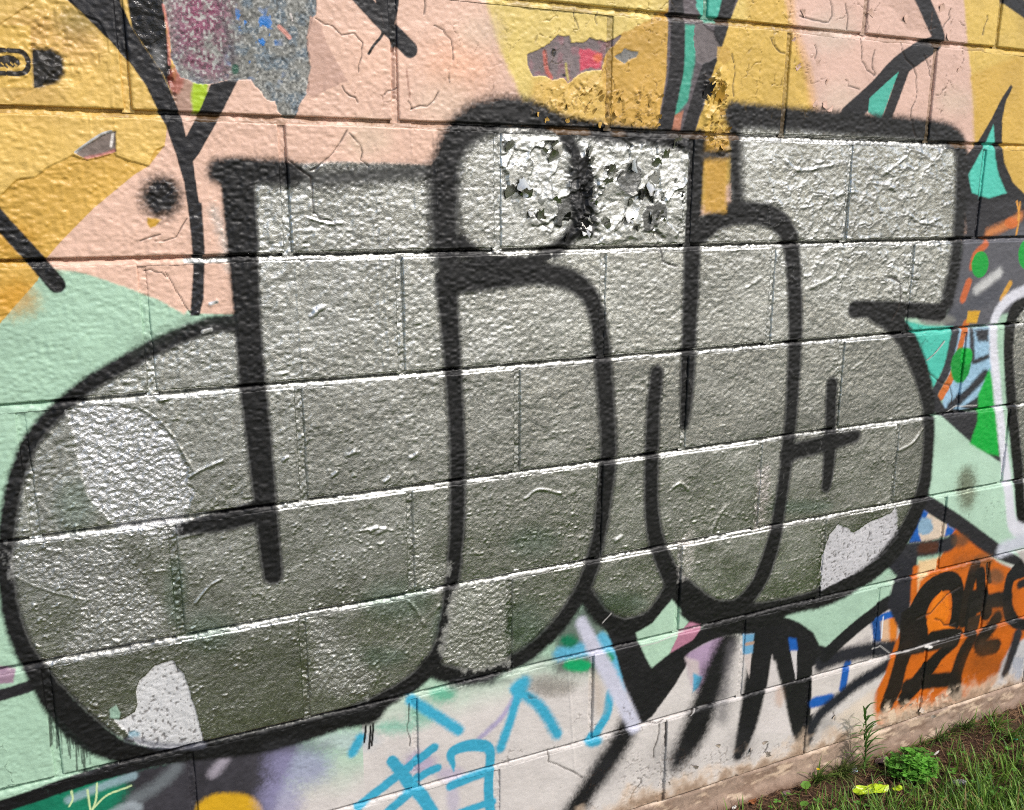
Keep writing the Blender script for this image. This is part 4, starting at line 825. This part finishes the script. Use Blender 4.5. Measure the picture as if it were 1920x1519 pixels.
for k in range(30):
    px, py = FL.uniform(1010, 1240), FL.uniform(165, 240); flake(px, py, FL.uniform(.006, .015), FL.uniform(.005, .012), FL.normal(0, 1.2), FL.uniform(.1, .5), FL.uniform(0, .8), (206, 164, 82), 0., .45, (120, 96, 50))
for k in range(22):
    px, py = FL.uniform(1322, 1366), FL.uniform(150, 285); flake(px, py, FL.uniform(.006, .014), FL.uniform(.006, .014), FL.normal(0, 1.2), FL.uniform(.2, .6), FL.uniform(0, .9), (206, 162, 76), 0., .45, (110, 84, 40))
flake(1348, 196, .030, .034, .1, .12, .55, (202, 156, 60), 0., .4, (30, 28, 28)); flake(1322, 186, .020, .030, -.35, .1, .5, (24, 23, 25), 0., .4, (90, 80, 60))
for k in range(26):
    px, py = FL.uniform(1480, 1800), FL.uniform(20, 220); flake(px, py, FL.uniform(.010, .024), FL.uniform(.006, .014), FL.normal(0, 1.5), FL.uniform(.03, .12), FL.uniform(0, .3), (222, 184, 164), 0., .45, (150, 120, 100)) if abs(py-(70+.17*(px-1640))) > 14 and not (1570 < px < 1780 and 60 < py < 225) else None
for (px, py) in [(1430, 1395), (1345, 1400), (1408, 1405), (1436, 1415), (1564, 1345), (1690, 1330), (1705, 1325), (1725, 1330), (1745, 1345), (1300, 1440), (1250, 1470)]:
    flake(px, py, FL.uniform(.010, .02), FL.uniform(.008, .014), FL.normal(0, 1.2), FL.uniform(.15, .5), .5, (224, 206, 188), 0., .5, (60, 50, 60))

# ------------------------------------------------------------------ ground
def axis(lo, hi, flo, fhi, fine):
    core = np.arange(flo, fhi+1e-6, fine); out = [core]
    a = core[0]; st_ = fine; left = []
    while a > lo: st_ *= 1.35; a -= st_; left.append(a)
    b = core[-1]; st_ = fine; right = []
    while b < hi: st_ *= 1.35; b += st_; right.append(b)
    return np.concatenate([left[::-1], core, right])
def ground_z(x, y):
    x = np.asarray(x, float); y = np.asarray(y, float)
    z = ZG + .016*(fbm(x/.16, y/.16, 121)-.5) + .010*(n2(x/.03, y/.03, 124)-.5) + .02*np.exp(-np.abs(y)/.03)
    return z - .02*np.clip(1.5-x, 0, 1) + .012*np.clip(x-1.7, 0, .5)
gx = axis(-300, 300, .9, 2.6, .016); gy = axis(-300, 300, -1.0, .06, .016)
X, Y = np.meshgrid(gx, gy); Zg = ground_z(X, Y)
m, n, l, b = new_mat('soil_and_turf')
tc = n.new('ShaderNodeTexCoord')
def nz_(s, d=5):
    t = n.new('ShaderNodeTexNoise'); t.inputs['Scale'].default_value = s; t.inputs['Detail'].default_value = d; l.new(tc.outputs['Object'], t.inputs['Vector']); return t
ra = n.new('ShaderNodeValToRGB'); l.new(nz_(55).outputs['Fac'], ra.inputs['Fac'])
for e_, (p_, c_) in zip(ra.color_ramp.elements, [(.3, (36, 27, 22)), (.7, (88, 66, 52))]): e_.position = p_; e_.color = (*lin(c_), 1)
rb = n.new('ShaderNodeValToRGB'); l.new(nz_(18).outputs['Fac'], rb.inputs['Fac'])
for e_, (p_, c_) in zip(rb.color_ramp.elements, [(.35, (54, 61, 40)), (.65, (92, 99, 68))]): e_.position = p_; e_.color = (*lin(c_), 1)
sp = n.new('ShaderNodeSeparateXYZ'); l.new(tc.outputs['Object'], sp.inputs['Vector'])
mr = n.new('ShaderNodeMapRange'); l.new(sp.outputs['Y'], mr.inputs['Value'])
for k, v in (('From Min', -.18), ('From Max', -.5), ('To Min', 0), ('To Max', 1)): mr.inputs[k].default_value = v
ad = n.new('ShaderNodeMath'); ad.operation = 'MULTIPLY_ADD'; l.new(nz_(4).outputs['Fac'], ad.inputs[0]); ad.inputs[1].default_value = .8; ad.inputs[2].default_value = -.4
ad2 = n.new('ShaderNodeMath'); ad2.operation = 'ADD'; ad2.use_clamp = True; l.new(mr.outputs['Result'], ad2.inputs[0]); l.new(ad.outputs[0], ad2.inputs[1])
mx = n.new('ShaderNodeMix'); mx.data_type = 'RGBA'; l.new(ad2.outputs[0], mx.inputs['Factor']); l.new(ra.outputs['Color'], mx.inputs['A']); l.new(rb.outputs['Color'], mx.inputs['B'])
l.new(mx.outputs['Result'], b.inputs['Base Color']); b.inputs['Roughness'].default_value = .95; b.inputs['Specular IOR Level'].default_value = .1
bp = n.new('ShaderNodeBump'); bp.inputs['Distance'].default_value = .006; l.new(nz_(160).outputs['Fac'], bp.inputs['Height']); l.new(bp.outputs['Normal'], b.inputs['Normal'])
i = np.arange(X.size).reshape(X.shape)
g = mesh_obj('ground', np.stack([X, Y, Zg], -1).reshape(-1, 3), np.stack([i[:-1, :-1], i[:-1, 1:], i[1:, 1:], i[1:, :-1]], -1).reshape(-1), 4, None, m)
g['kind'] = 'structure'
# pale concrete pavement running along the far side of the grass strip, mirrored in the silver paint
PAV = simple_mat('pale_concrete', (166, 165, 158), .85, .15, 6, bump=.002)
pv = boxmesh('pavement', -40, 40, -9.5, -2.3, ZG-.25, ZG+.05, PAV, None); pv['kind'] = 'structure'

def tint_mat(name, rough=.5, transl=.25):
    m, n, l, b = new_mat(name)
    a_ = n.new('ShaderNodeAttribute'); a_.attribute_name = 'tint'; l.new(a_.outputs['Color'], b.inputs['Base Color'])
    b.inputs['Roughness'].default_value = rough; b.inputs['Specular IOR Level'].default_value = .35
    if transl:
        t = n.new('ShaderNodeBsdfTranslucent'); l.new(a_.outputs['Color'], t.inputs['Color'])
        mix = n.new('ShaderNodeMixShader'); mix.inputs[0].default_value = transl
        l.new(b.outputs[0], mix.inputs[1]); l.new(t.outputs[0], mix.inputs[2]); l.new(mix.outputs[0], n['Material Output'].inputs['Surface'])
    return m
LEAF = tint_mat('green_leaf'); STRAW = tint_mat('dry_straw', .8, 0)
def blades(name, base, yaw, length, width, bend, tilt, colors, mat, parent=None, nseg=4, fold=.3):
    """ribbon blades: base (n,3), heading yaw, start tilt from vertical, extra bend along the length"""
    n_ = len(base); t = np.linspace(0, 1, nseg+1)
    ang = tilt[:, None]+bend[:, None]*t[None]
    ds = length[:, None]/nseg
    am = .5*(ang[:, 1:]+ang[:, :-1])
    r = np.concatenate([np.zeros((n_, 1)), np.cumsum(np.sin(am)*ds, 1)], 1); zz = np.concatenate([np.zeros((n_, 1)), np.cumsum(np.cos(am)*ds, 1)], 1)
    prof = np.clip(np.minimum(1, .55+2.2*t)*(1-t**2.4), .03, 1)
    hx, hy = np.cos(yaw), np.sin(yaw)
    cx_ = base[:, 0, None]+hx[:, None]*r; cy_ = base[:, 1, None]+hy[:, None]*r; cz = base[:, 2, None]+zz
    w = .5*width[:, None]*prof[None]
    V = np.zeros((n_, nseg+1, 3, 3))
    for k, sgn in enumerate((-1, 0, 1)):
        V[:, :, k, 0] = cx_-hy[:, None]*w*sgn; V[:, :, k, 1] = cy_+hx[:, None]*w*sgn; V[:, :, k, 2] = cz+(abs(sgn)*w*fold)
    ii = np.arange(n_*(nseg+1)*3).reshape(n_, nseg+1, 3)
    Fq = np.stack([ii[:, :-1, :-1], ii[:, :-1, 1:], ii[:, 1:, 1:], ii[:, 1:, :-1]], -1).reshape(-1)
    V[..., 1] = np.minimum(V[..., 1], -.007)
    o = mesh_obj(name, V.reshape(-1, 3), Fq, 4, parent, mat)
    a_ = o.data.attributes.new('tint', 'FLOAT_COLOR', 'POINT'); rgba = np.ones((n_, nseg+1, 3, 4), np.float32)
    rgba[..., :3] = colors[:, None, None, :]*(.75+.35*t[None, :, None, None]); a_.data.foreach_set('color', rgba.ravel())
    return o
def onground(x, y, dz=0): return np.array([x, y, float(ground_z(x, y))+dz])
R_ = np.random.default_rng(11)
def greens(n_, a=(54, 94, 32), b_=(134, 172, 68), dry=.09):
    t = R_.random((n_, 1)); c = lin(a)[None]*(1-t)+lin(b_)[None]*t; d = R_.random(n_) < dry
    c[d] = lin((150, 130, 80)); return c
# turf: dense in front, thinner towards the wall
n_ = 29000; bx = R_.uniform(.7, 2.9, n_); by = -R_.random(n_)**.8*1.0-.02
dens = sstep(.03, .15, -by-.05*(bx-1.7)+.12*(fbm(bx/.09, by/.09, 131)-.5))*.95 + .30*(fbm(bx/.05, by/.05, 134) > .56)
k = R_.random(n_) < dens; bx, by = bx[k], by[k]; n_ = bx.size
base = np.stack([bx, by, ground_z(bx, by)-.003], 1)
far = sstep(.1, .35, -by)
o = blades('grass', base, R_.uniform(0, 6.283, n_), R_.uniform(.03, .06, n_)+.045*far*R_.random(n_), R_.uniform(.0022, .0042, n_)+.0012*far, R_.uniform(.1, 1.3, n_), R_.uniform(.0, .55, n_), greens(n_), LEAF)
o['kind'] = 'stuff'; o['label'] = 'green turf blades growing in front of the wall'; o['category'] = 'grass'
# litter of dry straw
n_ = 7000; bx = R_.uniform(1.0, 2.5, n_); by = -R_.random(n_)**1.3*.5-.008
base = np.stack([bx, by, ground_z(bx, by)+R_.uniform(.000, .008, n_)], 1)
t = R_.random((n_, 1)); c = lin((84, 58, 44))[None]*(1-t)+lin((168, 132, 96))[None]*t
o = blades('straw_litter', base, R_.uniform(0, 6.283, n_), R_.uniform(.012, .05, n_), R_.uniform(.0007, .0018, n_), R_.uniform(-.5, .3, n_), R_.uniform(1.25, 1.65, n_), c, STRAW, nseg=3, fold=.1)
o['kind'] = 'stuff'; o['label'] = 'dry brown straw and needles littering the soil'; o['category'] = 'straw'
# clover leaves scattered through the turf
def leafshape(V, F, K, c, pos, nrm_yaw, tilt, size, tri=3, colr=(90, 140, 50)):
    for q in range(tri):
        a_ = nrm_yaw+q*2.094; u = np.array([math.cos(a_), math.sin(a_), math.sin(tilt)]); u /= np.linalg.norm(u); w = np.array([-u[1], u[0], 0]); w /= np.linalg.norm(w)
        pts = [(0, 0), (.45, .42), (.85, .46), (1.0, .2), (.92, 0), (1.0, -.2), (.85, -.46), (.45, -.42)]
        i0 = len(V)
        for (p_, s_) in pts: V.append(pos+size*(u*p_+w*s_)+np.array([0, 0, size*.25*abs(s_)])); K.append(colr)
        for a1, b1, c1 in ((0, 6, 7), (0, 4, 6), (4, 5, 6), (0, 2, 4), (0, 1, 2), (2, 3, 4)): F.extend([i0+a1, i0+c1, i0+b1] if False else [i0+a1, i0+b1, i0+c1])
def tri_obj(name, V, F, K, mat, parent=None):
    o = mesh_obj(name, np.array(V), F, 3, parent, mat)
    a_ = o.data.attributes.new('tint', 'FLOAT_COLOR', 'POINT'); rgba = np.ones((len(V), 4), np.float32); rgba[:, :3] = np.array(K); a_.data.foreach_set('color', rgba.ravel()); return o
def tube(V, F, K, P, r, c, ns=5):
    P = np.array(P); i0 = len(V)
    for j, p_ in enumerate(P):
        d = P[min(j+1, len(P)-1)]-P[max(j-1, 0)]; d = d/np.linalg.norm(d); a_ = np.cross(d, [.3, .9, .2]); a_ /= np.linalg.norm(a_); b_ = np.cross(d, a_)
        rr = r*(1-.5*j/(len(P)-1))
        for q in range(ns): V.append(p_+rr*(a_*math.cos(6.283*q/ns)+b_*math.sin(6.283*q/ns))); K.append(c)
    for j in range(len(P)-1):
        for q in range(ns):
            a1, b1 = i0+j*ns+q, i0+j*ns+(q+1) % ns; F.extend([a1, b1, b1+ns, a1, b1+ns, a1+ns])
V, F, K = [], [], []
spots = [gpt(x, y, ZG+.02) for x, y in [(1735, 1468), (1720, 1464), (1856, 1462), (1848, 1470), (1784, 1448), (1790, 1438), (1780, 1430), (1826, 1480), (1900, 1455), (1712, 1492), (1757, 1505), (1880, 1508), (1870, 1500), (1450, 1508), (1446, 1516), (1700, 1470), (1765, 1450), (1815, 1412), (1900, 1382), (1650, 1470)]]
spots += [np.array([R_.uniform(1.2, 2.6), -R_.uniform(.1, .8), ZG+.02]) for _ in range(150)]
for p_ in spots:
    q = onground(p_[0], min(p_[1], -.02)); h_ = R_.uniform(.018, .04); tp = q+np.array([R_.uniform(-.008, .008), R_.uniform(-.008, .008), h_])
    cc_ = lin((96, 150, 56))*R_.uniform(.6, 1.1); tube(V, F, K, [q, (q+tp)/2+[.002, 0, 0], tp], .0005, cc_*.8, 4); leafshape(V, F, K, None, tp, R_.uniform(0, 6), R_.uniform(-.1, .3), R_.uniform(.006, .0095), 3, cc_)
o = tri_obj('clover', V, F, K, LEAF); o['kind'] = 'stuff'; o['label'] = 'small three-lobed clover leaves among the grass'; o['category'] = 'clover'

def thing(name, label, cat, loc, group=None):
    o = bpy.data.objects.new(name, None); col.objects.link(o); o.location = Vector(loc); o['label'] = label; o['category'] = cat; o.empty_display_size = .05
    if group: o['group'] = group
    return o
def place(o, root):                      # mesh made in world coordinates becomes a part of the thing
    me = o.data; co = np.zeros(len(me.vertices)*3, np.float32); me.vertices.foreach_get('co', co); co = co.reshape(-1, 3)-np.array(root.location, np.float32)
    me.vertices.foreach_set('co', co.ravel()); me.update(); o.parent = root
# parsley-like clump at the foot of the wall
c0 = gpt(1708, 1452, ZG); c0 = onground(c0[0], c0[1]); root = thing('leafy_weed', 'bushy bright green weed with small lobed leaves beside the footing', 'weed', c0)
V, F, K = [], [], []; V2, F2, K2 = [], [], []
for k in range(85):
    a_ = R_.uniform(0, 6.283); rr = .054*math.sqrt(R_.random()); tp = c0+np.array([1.15*rr*math.cos(a_)+.010*R_.normal(), rr*math.sin(a_)*.8, .010+.052*(1-(rr/.060)**1.5)*R_.uniform(.25, 1.2)+.012*R_.random()])
    tp[1] = min(tp[1], -.012)
    tube(V2, F2, K2, [c0+[.2*(tp-c0)[0], .2*(tp-c0)[1], 0], c0+(tp-c0)*[.55, .55, .6], tp], .0007, lin((80, 120, 44)), 4)
    cc_ = lin((98, 158, 56))*R_.uniform(.5, 1.4)
    for q in range(3): leafshape(V, F, K, None, tp+R_.normal(0, .006, 3), R_.uniform(0, 6), R_.uniform(-.3, .6), R_.uniform(.008, .0125), 3, cc_)
place(tri_obj('foliage', V, F, K, LEAF), root); place(tri_obj('stem', V2, F2, K2, LEAF), root)
# tall narrow-leaved weed
c0 = gpt(1580, 1422, ZG); c0 = onground(c0[0], min(c0[1], -.03)); root = thing('tall_weed', 'tall slender weed with narrow arching leaves against the wall base', 'weed', c0)
top = wpt(1612, 1318); top = np.array([top[0]-.015, -.03, top[1]+.0])
V, F, K = [], [], []; path = [c0*(1-t)+top*t+np.array([.006*math.sin(3*t), 0, 0]) for t in np.linspace(0, 1, 7)]; tube(V, F, K, path, .0026, lin((92, 124, 56)), 6); place(tri_obj('stem', V, F, K, LEAF), root)
for k in range(34):
    t = .10+.90*k/33; p_ = c0*(1-t)+top*t; yaw = R_.choice([0., 3.14])+R_.uniform(-.8, .8)
    yaw = yaw if math.sin(yaw) < .4 else -yaw
    o = blades('leaf', p_[None], np.array([yaw]), np.array([R_.uniform(.045, .075)*(1.1-.45*t)]), np.array([R_.uniform(.0045, .007)]), np.array([R_.uniform(.6, 1.5)]), np.array([R_.uniform(.3, .8)]), lin((84, 128, 52))[None]*R_.uniform(.7, 1.15), LEAF); place(o, root)
# broad leaved weed
c0 = gpt(1498, 1492, ZG); c0 = onground(c0[0], min(c0[1], -.03)); root = thing('broadleaf_weed', 'low weed with three broad light green leaves on bare soil', 'weed', c0)
for (x, y, sz, yw) in [(1506, 1478, .026, .3), (1500, 1508, .02, -.7), (1484, 1490, .014, 2.6)]:
    e_ = gpt(x, y, ZG+.02); V, F, K = [], [], []; tube(V, F, K, [c0, (c0+e_)/2+[0, 0, .004], e_], .0009, lin((110, 150, 70)), 5)
    cc_ = lin((112, 160, 62))*R_.uniform(.85, 1.1); i0 = len(V); u = np.array([math.cos(yw), math.sin(yw), .25]); w = np.array([-math.sin(yw), math.cos(yw), .15])
    rim = [(0, .12), (.1, .34), (.3, .40), (.42, .33), (.55, .42), (.75, .34), (.84, .22), (1.0, 0), (.84, -.22), (.75, -.36), (.55, -.42), (.42, -.33), (.3, -.42), (.1, -.34), (0, -.12)]
    V.append(e_+sz*u*.5+[0, 0, -.002]); K.append(cc_*.8)
    for (a1, b1) in rim: V.append(e_+sz*(u*a1+w*b1)+[0, 0, .003*abs(b1)]); K.append(cc_)
    for q in range(len(rim)): F.extend([i0, i0+1+(q+1) % len(rim), i0+1+q])
    place(tri_obj('leaf', V, F, K, LEAF), root)
# pale seed stalk
c0 = gpt(1661, 1462, ZG); c0 = onground(c0[0], c0[1]); e_ = gpt(1652, 1372, ZG+.085); e_ = c0+np.array([-.008, .012, .085]); root = thing('grass_stalk', 'single pale upright grass seed stalk in front of the footing', 'grass stalk', c0)
V, F, K = [], [], []; tube(V, F, K, [c0, (c0+e_)/2+[.002, 0, 0], e_], .0009, lin((170, 176, 120)), 5); place(tri_obj('stem', V, F, K, LEAF), root)
V, F, K = [], [], []
for k in range(16):
    t = .5+.5*k/15; p_ = c0*(1-t)+e_*t; leafshape(V, F, K, None, p_, R_.uniform(0, 6), 1.1, .0035, 1, lin((186, 186, 132)))
place(tri_obj('seed_head', V, F, K, LEAF), root)
# tufts of long blades
def tuft(px, py, n_, L, label, col_a, col_b, spread=1.0):
    c0 = gpt(px, py, ZG); c0 = onground(c0[0], min(c0[1], -.02)); root = thing('grass_tuft', label, 'grass tuft', c0, 'grass tufts by the footing')
    for k in range(n_):
        bs = c0+np.array([R_.normal(0, .004), R_.normal(0, .004), -.002]); bs[1] = min(bs[1], -.012); yaw = R_.uniform(0, 6.283); yaw = -abs(yaw-3.14) if R_.random() < .75 else yaw
        t = R_.random(); c = lin(col_a)*(1-t)+lin(col_b)*t
        place(blades('blade', bs[None], np.array([yaw]), np.array([L*R_.uniform(.6, 1.2)]), np.array([R_.uniform(.0025, .004)]), np.array([R_.uniform(.5, 1.4)]), np.array([R_.uniform(.1, .8)*spread]), c[None], LEAF), root)
tuft(1862, 1372, 40, .07, 'star-shaped bright green grass tuft on the soil near the footing', (70, 110, 36), (120, 164, 60), 1.2)
tuft(1800, 1374, 30, .06, 'sparse dark green grass tuft touching the stained footing', (54, 84, 36), (92, 124, 56))
tuft(1530, 1432, 50, .08, 'tangled olive grass tuft with dry blades against the wall', (70, 96, 40), (128, 132, 78), 1.1)
tuft(1752, 1392, 26, .06, 'thin arching grass tuft behind the bushy weed', (60, 88, 38), (100, 130, 60), 1.2)
tuft(1496, 1450, 34, .07, 'short grass tuft at the edge of the bare soil', (74, 108, 40), (118, 146, 64))
tuft(1572, 1440, 46, .075, 'dense olive grass tuft around the base of the tall weed', (66, 92, 38), (120, 138, 70), 1.2)
tuft(1895, 1392, 34, .07, 'leaning bright grass tuft beyond the straw patch', (66, 108, 36), (116, 158, 58), 1.1)
for k, (fx, lb) in enumerate([(1500, 'small grass tuft under the last black spike of the dark lettering'), (1548, 'short grass tuft below the lower blue bar'), (1590, 'sparse grass tuft just behind the tall slender weed'), (1640, 'thin grass tuft under the left end of the orange paint'), (1676, 'little grass tuft rising behind the bushy lobed weed'), (1722, 'low grass tuft under the black strokes on orange paint'), (1768, 'wispy grass tuft on the footing below the flaked orange paint'), (1812, 'short olive grass tuft where the orange paint ends'), (1852, 'tiny grass tuft under the grey-white paint beyond the orange')]):
    tuft(fx+R_.uniform(-6, 6), 1436-(fx-1500)*.235+R_.uniform(0, 14), 14, R_.uniform(.035, .055), lb, (70, 100, 40), (128, 150, 70), 1.1)
# litter
def shard(name, label, cat, px, py, size, mat, flat=.3, yaw=0., zoff=.004, n_=9, seed=0, crumple_=.0, part=None):
    c0 = gpt(px, py, ZG); c0 = onground(c0[0], min(c0[1], -.015), zoff); rr = np.random.default_rng(seed)
    nr, na = 4, 22; V = []; F = []
    ks = rr.uniform(.75, 1.2, n_); ang = np.sort(rr.uniform(0, 6.283, n_))
    def outline(a_): return np.interp(a_, np.r_[ang[-1]-6.283, ang, ang[0]+6.283], np.r_[ks[-1], ks, ks[0]])
    for side in (1, -1):
        for j in range(nr+1):
            for q in range(na):
                a_ = 6.283*q/na; f = j/nr*outline(a_); x, y = f*math.cos(a_)*size[0]*.5, f*math.sin(a_)*size[1]*.5
                z = side*(size[2]*.5)*(1-.55*(j/nr)**3) + crumple_*(float(n2(x/.012, y/.012, seed+200))-.5)*2 + (rr.normal(0, size[2]*.05) if crumple_ == 0 else 0)
                V.append((x*math.cos(yaw)-y*math.sin(yaw), x*math.sin(yaw)+y*math.cos(yaw), z+flat*x*.5))
    def id_(sd, j, q): return sd*(nr+1)*na+j*na+q % na
    for sd in (0, 1):
        for j in range(nr):
            for q in range(na):
                f = [id_(sd, j, q), id_(sd, j+1, q), id_(sd, j+1, q+1), id_(sd, j, q+1)]; F.extend(f if sd == 0 else f[::-1])
    for q in range(na): F.extend([id_(0, nr, q), id_(1, nr, q), id_(1, nr, q+1), id_(0, nr, q+1)])
    o = mesh_obj(name, V, F, 4, None, mat, False); o.location = Vector(c0); o['label'] = label; o['category'] = cat; return o
NEON = simple_mat('neon_plastic', (186, 212, 30), .35, .15, 30, spec=.5); GREY = simple_mat('grey_stone', (150, 146, 150), .8, .3, 120, bump=.002)
PURP = simple_mat('faded_paint_skin', (150, 122, 122), .7, .4, 90); WHT = simple_mat('white_scrap', (224, 222, 214), .6, .12, 80); BLU = simple_mat('pale_blue_chip', (176, 206, 212), .5, .1, 60)
RUST = simple_mat('dead_leaf', (140, 84, 46), .8, .45, 90); TEA = simple_mat('teal_chip', (60, 170, 150), .5, .2, 60)
shard('plastic_scrap', 'crumpled neon yellow-green plastic scrap lying in the grass', 'scrap', 1634, 1492, (.105, .040, .0016), NEON, .1, -.25, .016, 11, 3, .006)
shard('plastic_scrap', 'smaller bent neon yellow plastic piece half hidden by grass', 'scrap', 1682, 1487, (.030, .020, .0016), NEON, .2, .3, .016, 8, 4, .005)
shard('stone', 'flat grey stone shard behind the tangled grass by the wall', 'stone', 1588, 1442, (.04, .03, .012), GREY, .3, .5, .006, 7, 5)
shard('paint_chip', 'tiny pale blue chip beside the flat grey shard', 'chip', 1604, 1450, (.012, .009, .003), BLU, .4, .4, .008, 6, 6)
shard('paint_skin', 'curled purple-brown skin of old paint on the soil', 'paint scrap', 1652, 1434, (.042, .024, .003), PURP, .1, .1, .008, 9, 7, .006)
shard('stone', 'pointed pale grey stone lying in front of the straw', 'stone', 1800, 1467, (.036, .018, .010), GREY, .1, -.4, .006, 6, 8)
shard('paper_strip', 'thin white strip of torn paper on the straw', 'paper', 1755, 1418, (.022, .005, .001), WHT, .3, .2, .007, 7, 9, .001)
shard('paper_scrap', 'crumbled white scrap beside the bushy weed', 'paper', 1742, 1437, (.020, .014, .003), WHT, .2, -.6, .010, 10, 10, .004)
shard('stone', 'dull mauve pebble on the bare soil below the footing', 'stone', 1474, 1494, (.03, .015, .006), PURP, .1, .1, .004, 8, 11)
shard('paint_chip', 'small whitish shell-like chip beside the dead brown leaves', 'chip', 1364, 1514, (.016, .009, .004), WHT, .2, .3, .006, 7, 12)
shard('dead_leaf', 'curled rust-brown dead leaf on soil by the footing', 'leaf', 1404, 1506, (.026, .018, .0012), RUST, .4, .5, .008, 9, 13, .007)
shard('paint_chip', 'small teal chip lying in the grass below the tuft', 'chip', 1902, 1399, (.016, .006, .002), TEA, .1, -.3, .012, 7, 14)
c0 = gpt(1488, 1444, ZG); c0 = onground(c0[0], min(c0[1], -.02)); root = thing('yellow_flower', 'tiny yellow flower on a thin stem against the footing', 'flower', c0)
V, F, K = [], [], []; tp = c0+np.array([0, -.002, .032]); tube(V, F, K, [c0, (c0+tp)/2, tp], .0006, lin((100, 130, 60)), 4); place(tri_obj('stem', V, F, K, LEAF), root)
V, F, K = [], [], []; leafshape(V, F, K, None, tp, 0, .6, .005, 3, lin((224, 196, 30))); leafshape(V, F, K, None, tp, 1, .6, .005, 3, lin((214, 186, 30))); place(tri_obj('petal', V, F, K, LEAF), root)
